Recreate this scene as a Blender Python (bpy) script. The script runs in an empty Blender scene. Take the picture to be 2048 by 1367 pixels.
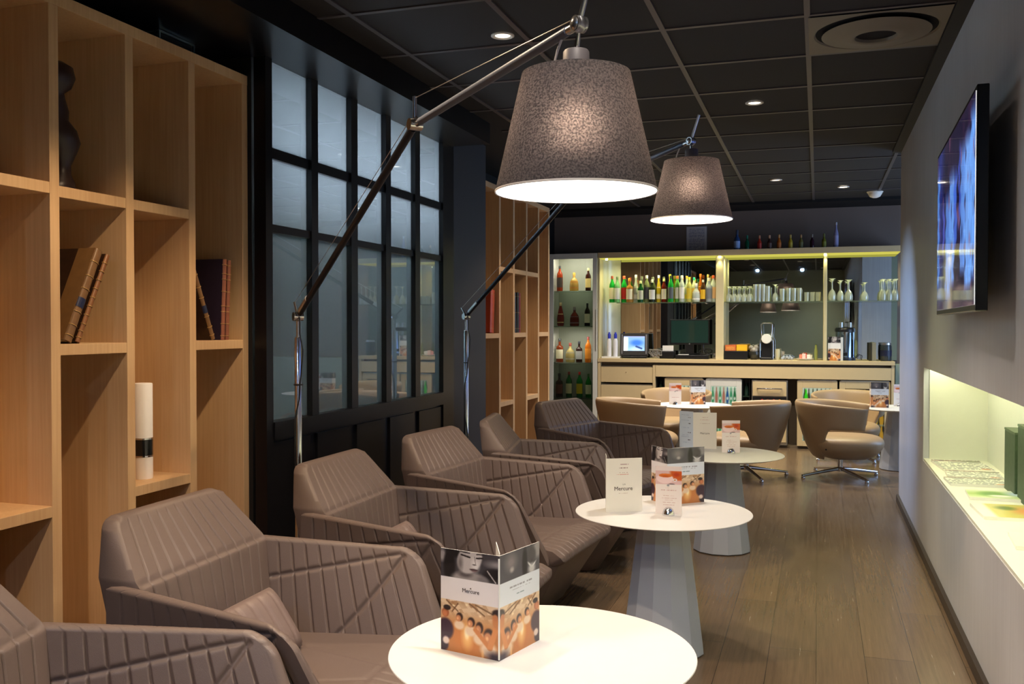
import bpy, bmesh, math, random
import numpy as np
from mathutils import Vector, Matrix
random.seed(7)
R = math.radians
SC = bpy.context.scene
COL = SC.collection

# ------------------------------------------------------------ camera, world, exposure
cam_d = bpy.data.cameras.new('camera'); cam = bpy.data.objects.new('camera', cam_d); COL.objects.link(cam)
cam.location = (0, 0, 1.3); cam.rotation_euler = (R(90 - 1.011), 0, R(18.12))
cam_d.sensor_width = 36; cam_d.lens = 1870 / 2048 * 36; cam_d.clip_start = .02
SC.camera = cam
SC.view_settings.view_transform = 'Standard'; SC.view_settings.look = 'None'
SC.view_settings.exposure = 0.35; SC.view_settings.gamma = 1; SC.view_settings.use_curve_mapping = False
W = bpy.data.worlds.new('world'); SC.world = W; W.use_nodes = True
W.node_tree.nodes['Background'].inputs[0].default_value = (.8, .85, 1, 1)
W.node_tree.nodes['Background'].inputs[1].default_value = .02

def s2l(c):
    return tuple(((x / 255) / 12.92 if x / 255 <= .04045 else ((x / 255 + .055) / 1.055) ** 2.4) for x in c)
YEL = s2l((255, 250, 185)); WARM = s2l((255, 243, 228)); AMBER = s2l((255, 222, 180)); COOL = s2l((170, 205, 255))

def lamp(name, kind, loc, energy, color, parent=None, size=.1, aim=None, spot=None, blend=.5, sy=None):
    d = bpy.data.lights.new(name, kind); d.energy = energy; d.color = color[:3]
    if kind == 'AREA':
        d.shape = 'RECTANGLE' if sy else 'DISK'; d.size = size
        if sy: d.size_y = sy
    else: d.shadow_soft_size = size
    if kind == 'SPOT': d.spot_size = R(spot); d.spot_blend = blend
    o = bpy.data.objects.new(name, d); COL.objects.link(o); o.location = loc
    if aim is not None:
        o.rotation_euler = Vector(aim).to_track_quat('-Z', 'Y').to_euler()
    if parent: o.parent = parent
    return o

# ceiling spotlights' own beams are made with their fittings further down; these two are large added fills
lamp('cool_side_fill', 'AREA', (2.35, 8.9, 1.35), 42, COOL, size=1.6, sy=2.0, aim=(-1, -.15, -.1))  # added cool fill, as if from the unseen side window
lamp('office_fill', 'AREA', (-3.4, 4.7, 1.70), 300, s2l((232, 242, 255)), size=1.0, sy=2.6, aim=(0, 0, 1))  # added fill aimed at the office ceiling, brightens the upper panes

# ------------------------------------------------------------ materials
MATS = {}
def mat(name, rgb=(128, 128, 128), rough=.5, metal=0, trans=0, ior=1.45, noise=0, nscale=20, stretch=(1, 1, 1), bump=0,
        bscale=60, emit=None, estr=0, alpha=1, coat=0, spec=.5, lin=None):
    if name in MATS: return MATS[name]
    m = bpy.data.materials.new(name); m.use_nodes = True; MATS[name] = m
    nt = m.node_tree; b = nt.nodes['Principled BSDF']
    c = lin if lin else s2l(rgb)
    b.inputs['Base Color'].default_value = (*c, 1); b.inputs['Roughness'].default_value = rough
    b.inputs['Metallic'].default_value = metal; b.inputs['Transmission Weight'].default_value = trans
    b.inputs['IOR'].default_value = ior; b.inputs['Alpha'].default_value = alpha
    b.inputs['Coat Weight'].default_value = coat; b.inputs['Specular IOR Level'].default_value = spec
    if emit:
        b.inputs['Emission Color'].default_value = (*s2l(emit), 1); b.inputs['Emission Strength'].default_value = estr
    tc = nt.nodes.new('ShaderNodeTexCoord'); mp = nt.nodes.new('ShaderNodeMapping'); mp.inputs['Scale'].default_value = stretch
    nt.links.new(tc.outputs['Object'], mp.inputs[0])
    nz = nt.nodes.new('ShaderNodeTexNoise'); nz.inputs['Scale'].default_value = nscale; nz.inputs['Detail'].default_value = 4
    nt.links.new(mp.outputs[0], nz.inputs['Vector'])
    mx = nt.nodes.new('ShaderNodeMix'); mx.data_type = 'RGBA'
    k = noise if noise else .02
    mx.inputs['A'].default_value = (*[max(0, x * (1 - k)) for x in c], 1); mx.inputs['B'].default_value = (*[min(1, x * (1 + k)) for x in c], 1)
    nt.links.new(nz.outputs[0], mx.inputs['Factor']); nt.links.new(mx.outputs['Result'], b.inputs['Base Color'])
    if bump:
        n2 = nt.nodes.new('ShaderNodeTexNoise'); n2.inputs['Scale'].default_value = bscale; n2.inputs['Detail'].default_value = 3
        nt.links.new(tc.outputs['Object'], n2.inputs['Vector'])
        bp = nt.nodes.new('ShaderNodeBump'); bp.inputs['Strength'].default_value = bump; bp.inputs['Distance'].default_value = .002
        nt.links.new(n2.outputs[0], bp.inputs['Height']); nt.links.new(bp.outputs[0], b.inputs['Normal'])
    return m

def emission(name, rgb, strength):
    if name in MATS: return MATS[name]
    m = bpy.data.materials.new(name); m.use_nodes = True; MATS[name] = m; nt = m.node_tree
    for n in list(nt.nodes): nt.nodes.remove(n)
    e = nt.nodes.new('ShaderNodeEmission'); o = nt.nodes.new('ShaderNodeOutputMaterial')
    e.inputs[0].default_value = (*s2l(rgb), 1); e.inputs[1].default_value = strength
    nt.links.new(e.outputs[0], o.inputs[0]); return m

def wood(name, a, b, axis='Z', rough=.5, scale=1.0, k=1.0):
    m = bpy.data.materials.new(name); m.use_nodes = True; MATS[name] = m; nt = m.node_tree; p = nt.nodes['Principled BSDF']
    tc = nt.nodes.new('ShaderNodeTexCoord'); mp = nt.nodes.new('ShaderNodeMapping')
    s = [60 * scale] * 3; s['XYZ'.index(axis)] = 1.6 * scale; mp.inputs['Scale'].default_value = s
    nt.links.new(tc.outputs['Object'], mp.inputs[0])
    nz = nt.nodes.new('ShaderNodeTexNoise'); nz.inputs['Scale'].default_value = 1.5; nz.inputs['Detail'].default_value = 6; nz.inputs['Roughness'].default_value = .65
    nt.links.new(mp.outputs[0], nz.inputs['Vector'])
    n2 = nt.nodes.new('ShaderNodeTexNoise'); n2.inputs['Scale'].default_value = 2.2; n2.inputs['Detail'].default_value = 2
    nt.links.new(tc.outputs['Object'], n2.inputs['Vector'])
    ad = nt.nodes.new('ShaderNodeMath'); ad.operation = 'ADD'; nt.links.new(nz.outputs[0], ad.inputs[0]); nt.links.new(n2.outputs[0], ad.inputs[1])
    cr = nt.nodes.new('ShaderNodeMapRange'); cr.inputs['From Min'].default_value = .75; cr.inputs['From Max'].default_value = 1.25
    nt.links.new(ad.outputs[0], cr.inputs[0])
    mx = nt.nodes.new('ShaderNodeMix'); mx.data_type = 'RGBA'; mx.inputs['A'].default_value = (*s2l(a), 1); mx.inputs['B'].default_value = (*s2l(b), 1)
    nt.links.new(cr.outputs[0], mx.inputs['Factor']); nt.links.new(mx.outputs['Result'], p.inputs['Base Color'])
    p.inputs['Roughness'].default_value = rough
    bp = nt.nodes.new('ShaderNodeBump'); bp.inputs['Strength'].default_value = .12 * k; bp.inputs['Distance'].default_value = .001
    nt.links.new(nz.outputs[0], bp.inputs['Height']); nt.links.new(bp.outputs[0], p.inputs['Normal'])
    return m

OAK = wood('oak_veneer', (192, 153, 110), (210, 174, 130), 'Z', .5)
OAKH = OAK
GREYWOOD = wood('grey_wood_laminate', (184, 184, 188), (199, 199, 203), 'Z', .42, .7, .4)
BLACK = mat('black_lacquer', (14, 14, 17), .32, spec=.4)
BLACKM = mat('black_paint', (10, 10, 12), .6)
CHAR = mat('charcoal_paint', (44, 44, 50), .55)
CHROME = mat('polished_chrome', (215, 215, 220), .12, 1)
ALU = mat('satin_aluminium', (200, 200, 204), .3, 1)
BLKMETAL = mat('black_anodised_metal', (40, 43, 52), .35, .5)
WHITE = mat('white_lacquer', (238, 236, 232), .35)
TABLEBASE = mat('pale_grey_lacquer', (164, 170, 184), .42)
LEATHER = mat('taupe_leather', (101, 86, 80), .46, noise=.06, nscale=6, bump=.25, bscale=700)
TAN = mat('tan_leather', (160, 134, 102), .42, noise=.05, nscale=6, bump=.15, bscale=500)
PAPER = mat('white_paper', (240, 236, 228), .6)
BEIGE = mat('beige_laminate', (208, 184, 140), .4, noise=.03)
BEIGED = mat('shadow_gap_brown', (112, 96, 78), .5)
CABMETAL = mat('pale_metal_frame', (214, 212, 202), .35)
STEEL = mat('brushed_steel', (190, 190, 186), .28, .9, noise=.05, nscale=4, stretch=(1, 1, 60))
DARKPL = mat('black_plastic', (22, 22, 24), .35)
WALLDK = mat('dark_taupe_paint', (120, 104, 94), .7, noise=.03, nscale=3)
WALLGR = mat('olive_grey_paint', (150, 158, 138), .7, noise=.03, nscale=3)
WALLPK = mat('pinkish_grey_paint', (165, 150, 145), .7, noise=.03, nscale=3)
OFFWHITE = mat('off_white_paint', (222, 228, 226), .7, noise=.03, nscale=2)
CREAM = mat('cream_laminate', (226, 226, 210), .45)
MIRROR = mat('mirror_silvering', (200, 204, 198), .015, 1)
CEIL = mat('anthracite_ceiling_board', (35, 32, 32), .8, noise=.18, nscale=90)
CGRID = mat('ceiling_grid_metal', (84, 79, 82), .4, .2)

def glassy(name, tint=(230, 245, 238), refl=.12, diff=0.0, rough=.01):
    m = bpy.data.materials.new(name); m.use_nodes = True; nt = m.node_tree
    for n in list(nt.nodes): nt.nodes.remove(n)
    o = nt.nodes.new('ShaderNodeOutputMaterial'); t = nt.nodes.new('ShaderNodeBsdfTransparent'); g = nt.nodes.new('ShaderNodeBsdfGlossy')
    t.inputs[0].default_value = (*s2l(tint), 1); g.inputs['Roughness'].default_value = rough
    fr = nt.nodes.new('ShaderNodeFresnel'); fr.inputs[0].default_value = 1.5
    ma = nt.nodes.new('ShaderNodeMath'); ma.operation = 'MULTIPLY_ADD'; ma.inputs[1].default_value = 1.0; ma.inputs[2].default_value = refl - .04
    nt.links.new(fr.outputs[0], ma.inputs[0])
    mx = nt.nodes.new('ShaderNodeMixShader'); nt.links.new(ma.outputs[0], mx.inputs[0]); nt.links.new(g.outputs[0], mx.inputs[2])
    if diff:
        d = nt.nodes.new('ShaderNodeBsdfDiffuse'); d.inputs[0].default_value = (.8, .85, .8, 1)
        tr = nt.nodes.new('ShaderNodeBsdfTranslucent'); tr.inputs[0].default_value = (.8, .86, .82, 1)
        a = nt.nodes.new('ShaderNodeMixShader'); a.inputs[0].default_value = .5; nt.links.new(d.outputs[0], a.inputs[1]); nt.links.new(tr.outputs[0], a.inputs[2])
        b = nt.nodes.new('ShaderNodeMixShader'); b.inputs[0].default_value = diff
        nt.links.new(t.outputs[0], b.inputs[1]); nt.links.new(a.outputs[0], b.inputs[2]); nt.links.new(b.outputs[0], mx.inputs[1])
    else: nt.links.new(t.outputs[0], mx.inputs[1])
    nt.links.new(mx.outputs[0], o.inputs[0]); return m
CLEAR = glassy('clear_glass', (247, 249, 247), .06)
SHELFG = glassy('green_edged_glass', (236, 246, 238), .10, .10)
GLASSW = glassy('glassware_glass', (244, 248, 240), .18, .58)

# window panes of the partition: milky film on glass that still mirrors the lounge
def film_mat():
    m = bpy.data.materials.new('milky_film_glass'); m.use_nodes = True; nt = m.node_tree
    for n in list(nt.nodes): nt.nodes.remove(n)
    L = nt.links.new; N = nt.nodes.new
    o = N('ShaderNodeOutputMaterial'); t = N('ShaderNodeBsdfTransparent'); t.inputs[0].default_value = (.70, .73, .75, 1)
    tr = N('ShaderNodeBsdfTranslucent'); tr.inputs[0].default_value = (.62, .67, .71, 1)
    d = N('ShaderNodeBsdfDiffuse'); d.inputs[0].default_value = (.20, .22, .23, 1)
    g = N('ShaderNodeBsdfGlossy'); g.inputs['Roughness'].default_value = .015; g.inputs[0].default_value = (.95, .97, 1, 1)
    a = N('ShaderNodeMixShader'); a.inputs[0].default_value = .42; L(tr.outputs[0], a.inputs[1]); L(d.outputs[0], a.inputs[2])
    b = N('ShaderNodeMixShader'); b.inputs[0].default_value = .38; L(t.outputs[0], b.inputs[1]); L(a.outputs[0], b.inputs[2])
    fr = N('ShaderNodeFresnel'); fr.inputs[0].default_value = 1.6
    ma = N('ShaderNodeMath'); ma.operation = 'MULTIPLY_ADD'; ma.inputs[1].default_value = 1.4; ma.inputs[2].default_value = .03; L(fr.outputs[0], ma.inputs[0])
    c = N('ShaderNodeMixShader'); L(ma.outputs[0], c.inputs[0]); L(b.outputs[0], c.inputs[1]); L(g.outputs[0], c.inputs[2]); L(c.outputs[0], o.inputs[0])
    return m
FILM = film_mat()

def floor_mat():
    m = bpy.data.materials.new('dark_wood_planks'); m.use_nodes = True; nt = m.node_tree; p = nt.nodes['Principled BSDF']; L = nt.links.new; N = nt.nodes.new
    tc = N('ShaderNodeTexCoord'); mp = N('ShaderNodeMapping'); mp.inputs['Rotation'].default_value = (0, 0, R(90)); L(tc.outputs['Object'], mp.inputs[0])
    br = N('ShaderNodeTexBrick'); br.inputs['Scale'].default_value = 1; br.inputs['Brick Width'].default_value = 1.3; br.inputs['Row Height'].default_value = .18
    br.inputs['Mortar Size'].default_value = .0012; br.inputs['Color1'].default_value = (*s2l((112, 92, 72)), 1); br.inputs['Color2'].default_value = (*s2l((101, 83, 66)), 1)
    br.inputs['Mortar'].default_value = (*s2l((60, 48, 38)), 1); br.inputs['Bias'].default_value = 0; L(mp.outputs[0], br.inputs['Vector'])
    m2 = N('ShaderNodeMapping'); m2.inputs['Scale'].default_value = (70, 2.2, 1); L(tc.outputs['Object'], m2.inputs[0])
    nz = N('ShaderNodeTexNoise'); nz.inputs['Scale'].default_value = 1; nz.inputs['Detail'].default_value = 8; nz.inputs['Roughness'].default_value = .7; L(m2.outputs[0], nz.inputs['Vector'])
    mr = N('ShaderNodeMapRange'); mr.inputs['From Min'].default_value = .3; mr.inputs['From Max'].default_value = .7; mr.inputs['To Min'].default_value = .82; mr.inputs['To Max'].default_value = 1.16; L(nz.outputs[0], mr.inputs[0])
    vm = N('ShaderNodeVectorMath'); vm.operation = 'SCALE'; L(br.outputs['Color'], vm.inputs[0]); L(mr.outputs[0], vm.inputs['Scale']); L(vm.outputs[0], p.inputs['Base Color'])
    r2 = N('ShaderNodeMapRange'); r2.inputs['To Min'].default_value = .14; r2.inputs['To Max'].default_value = .34; L(nz.outputs[0], r2.inputs[0]); L(r2.outputs[0], p.inputs['Roughness'])
    bp = N('ShaderNodeBump'); bp.inputs['Strength'].default_value = .22; bp.inputs['Distance'].default_value = .0008; L(nz.outputs[0], bp.inputs['Height']); L(bp.outputs[0], p.inputs['Normal'])
    return m
FLOOR = floor_mat()

def shade_mat():
    m = bpy.data.materials.new('grey_felt_shade'); m.use_nodes = True; nt = m.node_tree; L = nt.links.new; N = nt.nodes.new
    for n in list(nt.nodes): nt.nodes.remove(n)
    o = N('ShaderNodeOutputMaterial'); tc = N('ShaderNodeTexCoord'); nz = N('ShaderNodeTexNoise'); nz.inputs['Scale'].default_value = 240; nz.inputs['Detail'].default_value = 3
    L(tc.outputs['Object'], nz.inputs['Vector'])
    def ramp(lo, hi):
        mr = N('ShaderNodeMapRange'); mr.inputs['From Min'].default_value = .38; mr.inputs['From Max'].default_value = .62; L(nz.outputs[0], mr.inputs[0])
        mx = N('ShaderNodeMix'); mx.data_type = 'RGBA'; mx.inputs['A'].default_value = (*lo, 1); mx.inputs['B'].default_value = (*hi, 1); L(mr.outputs[0], mx.inputs['Factor']); return mx.outputs['Result']
    d = N('ShaderNodeBsdfDiffuse'); L(ramp((.030, .030, .033), (.062, .060, .064)), d.inputs[0])
    r = N('ShaderNodeBsdfRefraction'); r.inputs['IOR'].default_value = 1.35; r.inputs['Roughness'].default_value = 1.0; L(ramp((.0013, .0010, .0009), (.0060, .0045, .0039)), r.inputs[0])
    b = N('ShaderNodeAddShader'); L(d.outputs[0], b.inputs[0]); L(r.outputs[0], b.inputs[1])
    q = N('ShaderNodeBsdfTranslucent'); L(ramp((.0008, .0006, .0006), (.0040, .0030, .0027)), q.inputs[0])
    e = N('ShaderNodeAddShader'); L(b.outputs[0], e.inputs[0]); L(q.outputs[0], e.inputs[1]); L(e.outputs[0], o.inputs[0])
    return m
SHADE = shade_mat()
def lining_mat():
    if 'white_shade_lining' in bpy.data.materials: return bpy.data.materials['white_shade_lining']
    m = bpy.data.materials.new('white_shade_lining'); m.use_nodes = True; nt = m.node_tree; L = nt.links.new; N = nt.nodes.new
    for n in list(nt.nodes): nt.nodes.remove(n)
    o = N('ShaderNodeOutputMaterial'); d = N('ShaderNodeBsdfDiffuse'); d.inputs[0].default_value = (.62, .60, .58, 1)
    t = N('ShaderNodeBsdfTransparent'); t.inputs[0].default_value = (.36, .34, .32, 1)
    a = N('ShaderNodeAddShader'); L(d.outputs[0], a.inputs[0]); L(t.outputs[0], a.inputs[1]); L(a.outputs[0], o.inputs[0]); return m

def vcol_mat(name, emit=0, rough=.5, coat=0):
    m = bpy.data.materials.new(name); m.use_nodes = True; nt = m.node_tree; p = nt.nodes['Principled BSDF']
    a = nt.nodes.new('ShaderNodeAttribute'); a.attribute_name = 'Col'
    nt.links.new(a.outputs['Color'], p.inputs['Base Color']); p.inputs['Roughness'].default_value = rough; p.inputs['Coat Weight'].default_value = coat
    if emit:
        nt.links.new(a.outputs['Color'], p.inputs['Emission Color']); p.inputs['Emission Strength'].default_value = emit
    return m
PRINT = vcol_mat('printed_card', 0, .35, .3)
SCREEN = vcol_mat('lit_screen', 1.7, .12, 1.0)
SCREEN2 = vcol_mat('lit_small_screen', 1.0, .2, .5)
GOODS_GLOW = vcol_mat('glowing_fridge_contents', .55, .3)  # goods glow by themselves in place of light inside the fridges

# ------------------------------------------------------------ object helpers
def link(name, me, m=None, parent=None, loc=(0, 0, 0), rot=(0, 0, 0), smooth=None, bevel=0, seg=2):
    o = bpy.data.objects.new(name, me); COL.objects.link(o); o.location = loc; o.rotation_euler = rot
    if m and not me.materials:
        me.materials.append(m)
    if parent: o.parent = parent
    if smooth is not None:
        me.polygons.foreach_set('use_smooth', [True] * len(me.polygons)); me.set_sharp_from_angle(angle=R(smooth))
    if bevel:
        b = o.modifiers.new('bevel', 'BEVEL'); b.width = bevel; b.segments = seg; b.limit_method = 'ANGLE'; b.harden_normals = False
    return o

class MB:
    def __init__(s): s.v = []; s.f = []
    def add(s, vs, fs):
        n = len(s.v); s.v += [tuple(v) for v in vs]; s.f += [tuple(i + n for i in f) for f in fs]; return s
    def box(s, x0, x1, y0, y1, z0, z1, M=None):
        vs = [(x, y, z) for x in (x0, x1) for y in (y0, y1) for z in (z0, z1)]
        if M is not None: vs = [M @ Vector(v) for v in vs]
        return s.add(vs, [(0, 1, 3, 2), (4, 6, 7, 5), (0, 4, 5, 1), (2, 3, 7, 6), (0, 2, 6, 4), (1, 5, 7, 3)])
    def lathe(s, prof, n=24, c=(0, 0, 0), cap=True, M=None):
        vs = []; fs = []
        for (r, z) in prof:
            for k in range(n):
                a = 2 * math.pi * k / n; vs.append(Vector((c[0] + r * math.cos(a), c[1] + r * math.sin(a), c[2] + z)))
        for i in range(len(prof) - 1):
            for k in range(n): fs.append((i * n + k, i * n + (k + 1) % n, (i + 1) * n + (k + 1) % n, (i + 1) * n + k))
        if cap:
            fs.append(tuple(reversed(range(n)))); fs.append(tuple(range((len(prof) - 1) * n, len(prof) * n)))
        if M is not None: vs = [M @ v for v in vs]
        return s.add(vs, fs)
    def tube(s, pts, r, n=12, r2=None):
        pts = [Vector(p) for p in pts]; vs = []; fs = []
        up = None
        for i, p in enumerate(pts):
            t = (pts[min(i + 1, len(pts) - 1)] - pts[max(i - 1, 0)]).normalized()
            if up is None: up = Vector((0, 0, 1)) if abs(t.z) < .9 else Vector((1, 0, 0))
            a = t.cross(up).normalized(); b = a.cross(t).normalized(); up = b
            rr = r if r2 is None else r + (r2 - r) * i / (len(pts) - 1)
            for k in range(n):
                w = 2 * math.pi * k / n; vs.append(p + a * rr * math.cos(w) + b * rr * math.sin(w))
        for i in range(len(pts) - 1):
            for k in range(n): fs.append((i * n + k, i * n + (k + 1) % n, (i + 1) * n + (k + 1) % n, (i + 1) * n + k))
        fs.append(tuple(reversed(range(n)))); fs.append(tuple(range((len(pts) - 1) * n, len(pts) * n)))
        return s.add(vs, fs)
    def ball(s, c, r, n=16, sc=(1, 1, 1)):
        prof = [(r * math.sin(math.pi * i / n), -r * math.cos(math.pi * i / n)) for i in range(n + 1)]
        prof[0] = (1e-4, -r); prof[-1] = (1e-4, r)
        M = Matrix.Translation(c) @ Matrix.Diagonal((*sc, 1)); return s.lathe(prof, n, M=M)
    def mesh(s, name):
        me = bpy.data.meshes.new(name); me.from_pydata(s.v, [], s.f); me.update()
        bm = bmesh.new(); bm.from_mesh(me); bmesh.ops.recalc_face_normals(bm, faces=bm.faces); bm.to_mesh(me); bm.free(); return me
    def build(s, name, m, parent=None, loc=(0, 0, 0), rot=(0, 0, 0), smooth=None, bevel=0, seg=2):
        return link(name, s.mesh(name), m, parent, loc, rot, smooth, bevel, seg)

def tag(o, label=None, cat=None, group=None, kind=None):
    if label: o['label'] = label
    if cat: o['category'] = cat
    if group: o['group'] = group
    if kind: o['kind'] = kind
    return o
def thing(name, label, cat, loc=(0, 0, 0), rz=0, group=None, kind=None):
    o = bpy.data.objects.new(name, None); COL.objects.link(o); o.location = loc; o.rotation_euler = (0, 0, rz); o.empty_display_size = .05
    return tag(o, label, cat, group, kind)
def struct(o, label=None): return tag(o, label, None, None, 'structure')
def copy_tree(o, parent=None):
    c = o.copy(); COL.objects.link(c)
    if parent is not None: c.parent = parent; c.matrix_parent_inverse = o.matrix_parent_inverse
    for ch in [x for x in bpy.data.objects if x.parent == o]: copy_tree(ch, c)
    return c
def dup(o, loc, rz=None, label=None, group=None):
    c = copy_tree(o); c.location = loc
    if rz is not None: c.rotation_euler = (0, 0, rz)
    if label: c['label'] = label
    if group: c['group'] = group
    return c
ORD = ['first', 'second', 'third', 'fourth', 'fifth', 'sixth', 'seventh', 'eighth', 'ninth', 'tenth', 'eleventh', 'twelfth', 'thirteenth', 'fourteenth',
       'fifteenth', 'sixteenth', 'seventeenth', 'eighteenth', 'nineteenth', 'twentieth', 'twenty-first', 'twenty-second', 'twenty-third', 'twenty-fourth']

def lettering(text, size, m, parent, loc, rot=(R(90), 0, 0), name='lettering', align='CENTER'):
    c = bpy.data.curves.new(name, 'FONT'); c.body = text; c.size = size; c.align_x = align; c.extrude = .0002; c.resolution_u = 2
    t = bpy.data.objects.new(name, c); COL.objects.link(t); bpy.context.view_layer.update()
    me = bpy.data.meshes.new_from_object(t.evaluated_get(bpy.context.evaluated_depsgraph_get())); bpy.data.objects.remove(t)
    return link(name, me, m, parent, loc, rot)

def painted(name, w, h, fn, m, parent=None, loc=(0, 0, 0), rz=0, nx=60, nz=80, thick=.0016, back=(.85, .84, .8), tilt=0):
    """upright sheet, x = 0..w, z = 0..h, picture on the -y side; fn(u, v) gives sRGB 0..255 arrays"""
    u, v = np.meshgrid(np.linspace(0, 1, nx), np.linspace(0, 1, nz))
    c = np.clip(fn(u.ravel(), v.ravel()), 0, 255) / 255.
    c = np.where(c <= .04045, c / 12.92, ((c + .055) / 1.055) ** 2.4)
    vs = [(x * w, 0, z * h) for x, z in zip(u.ravel(), v.ravel())]
    fs = [(j * nx + i, j * nx + i + 1, (j + 1) * nx + i + 1, (j + 1) * nx + i) for j in range(nz - 1) for i in range(nx - 1)]
    n = len(vs)
    bx = [(x, y, z) for x in (0, w) for y in (.0002, thick) for z in (0, h)]
    vs += bx; fs += [tuple(i + n for i in f) for f in [(0, 1, 3, 2), (4, 6, 7, 5), (0, 4, 5, 1), (2, 3, 7, 6), (0, 2, 6, 4), (1, 5, 7, 3)]]
    me = bpy.data.meshes.new(name); me.from_pydata(vs, [], fs); me.update()
    at = me.color_attributes.new('Col', 'FLOAT_COLOR', 'POINT')
    full = np.ones((len(vs), 4), np.float32); full[:n, :3] = c; full[n:, :3] = back
    at.data.foreach_set('color', full.ravel())
    return link(name, me, m, parent, loc, (tilt, 0, rz))

def sheet(name, A, B, h, fn, parent, m=None, **k):
    a = Vector((A[0], A[1])); b = Vector((B[0], B[1])); d = b - a
    return painted(name, d.length, h, fn, m or PRINT, parent, (A[0], A[1], A[2] if len(A) > 2 else 0), math.atan2(d.y, d.x), **k)

# ============================================================ THE ROOM
struct(MB().box(-4.4, 2.5, -1.8, 10.75, -.06, 0).build('floor', FLOOR))
struct(MB().box(-4.4, 2.5, -1.8, 10.75, 2.59, 2.65).build('ceiling', CEIL))
g = MB()
for k in range(-4, 5):
    x = -.05 + .6 * k
    if -2.02 < x < 2.3: g.box(x - .012, x + .012, -1.7, 10.08, 2.584, 2.592)
for k in range(-10, 11):
    y = 4.098 + .6 * k
    if -1.6 < y < 10.05: g.box(-2.0, 2.4, y - .012, y + .012, 2.5845, 2.592)
struct(g.build('trim_1', CGRID))
struct(MB().box(-2.95, 2.4, 10.08, 10.62, 2.562, 2.5895).build('trim_2', BLACKM))       # black band where the ceiling meets the bar wall
struct(MB().box(.515, .575, -1.7, 7.45, 2.57, 2.5895).build('trim_3', BLACKM))
struct(MB().box(-2.62, -2.0, -1.7, 5.66, 2.458, 2.5895).build('trim_4', BLACK))          # black bulkhead over the window wall
struct(MB().box(-2.75, -2.68, -1.75, 3.5, 0, 2.59).box(-2.75, -2.68, 6.35, 8.32, 0, 2.59).box(-2.75, -2.45, 6.3, 6.5, 0, 2.59)
       .box(-3.02, -2.75, 8.26, 8.32, 0, 2.59).box(-3.02, -2.95, 8.26, 10.62, 0, 2.59).build('wall_left', BLACKM))
struct(MB().box(-3.02, 2.5, 10.62, 10.7, 0, 2.59).build('wall_back', WALLDK))
struct(MB().box(-4.4, 2.5, -1.8, -1.7, 0, 2.59).build('wall_front', WALLGR))
struct(MB().box(2.4, 2.5, 7.4, 7.9, 0, 2.59).box(2.4, 2.5, 9.9, 10.62, 0, 2.59).box(2.4, 2.5, 7.9, 9.9, 0, .55).box(2.4, 2.5, 7.9, 9.9, 2.15, 2.59)
       .box(.9501, 2.4, 7.35, 7.45, 0, 2.59).build('wall_far_right', WALLGR))
w1 = struct(MB().box(2.4, 2.46, 7.9, 7.96, .55, 2.15).box(2.4, 2.46, 9.84, 9.9, .55, 2.15).box(2.4, 2.46, 7.96, 9.84, .55, .61).box(2.4, 2.46, 7.96, 9.84, 2.09, 2.15)
            .box(2.4, 2.46, 8.87, 8.93, .61, 2.09).build('added_window_frame', CHAR))  # unseen window frame, added to give the cool light a source
struct(MB().box(2.47, 2.48, 7.9, 9.9, .55, 2.15).build('added_window_pane', emission('cool_fill_pane', (190, 215, 255), 1.2)))  # glowing pane of the added window
# right wall with its long display niche
struct(MB().box(.575, .95, -1.7, 7.45, 0, .53).box(.575, .605, -1.7, 7.45, 1.062, 2.57).box(.605, .95, -1.7, 7.45, 1.10, 2.57).box(.575, .605, 5.80, 7.45, .53, 1.062).box(.605, .95, 5.80, 7.45, .53, 1.10).box(.93, .95, -1.7, 5.8, .53, 1.10)
       .build('wall_right', GREYWOOD))
struct(MB().box(.578, .93, -1.7, 5.80, .53, .5425).box(.905, .93, -1.7, 5.797, .5425, 1.0995).box(.6055, .905, 5.785, 5.7995, .5425, 1.0995)
       .box(.6055, .905, -1.7, 5.785, 1.093, 1.0995).build('trim_5', CREAM))
struct(MB().box(.556, .5745, -1.7, 7.45, 0, .05).build('baseboard_right', mat('dark_baseboard', (58, 48, 42), .5)))
led = tag(MB().box(.612, .634, -1.6, 5.75, 1.080, 1.0925).build('led_strip', emission('niche_led', (249, 251, 208), 22)),
          'yellow-green light strip hidden under the top edge of the magazine niche', 'light strip')
# column between window wall and far bookcase, black posts and boards
struct(MB().box(-2.66, -2.27, 5.69, 6.33, 0, 2.585).build('wall_column', CHAR))
room = MB().box(-4.4, -4.3, 3.4, 6.4, 0, 2.59).box(-4.3, -2.75, 3.38, 3.48, 0, 2.59).box(-4.3, -2.75, 6.36, 6.46, 0, 2.59)
room.box(-4.3, -2.69, 3.48, 6.36, 2.575, 2.589)
struct(room.build('wall_office', OFFWHITE))
struct(MB().box(-4.298, -2.76, 3.485, 3.495, 0, 2.40).box(-4.299, -4.28, 3.5, 6.35, 0, 2.40).build('trim_6', mat('grey_green_office_panel', (120, 138, 132), .6)))

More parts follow.
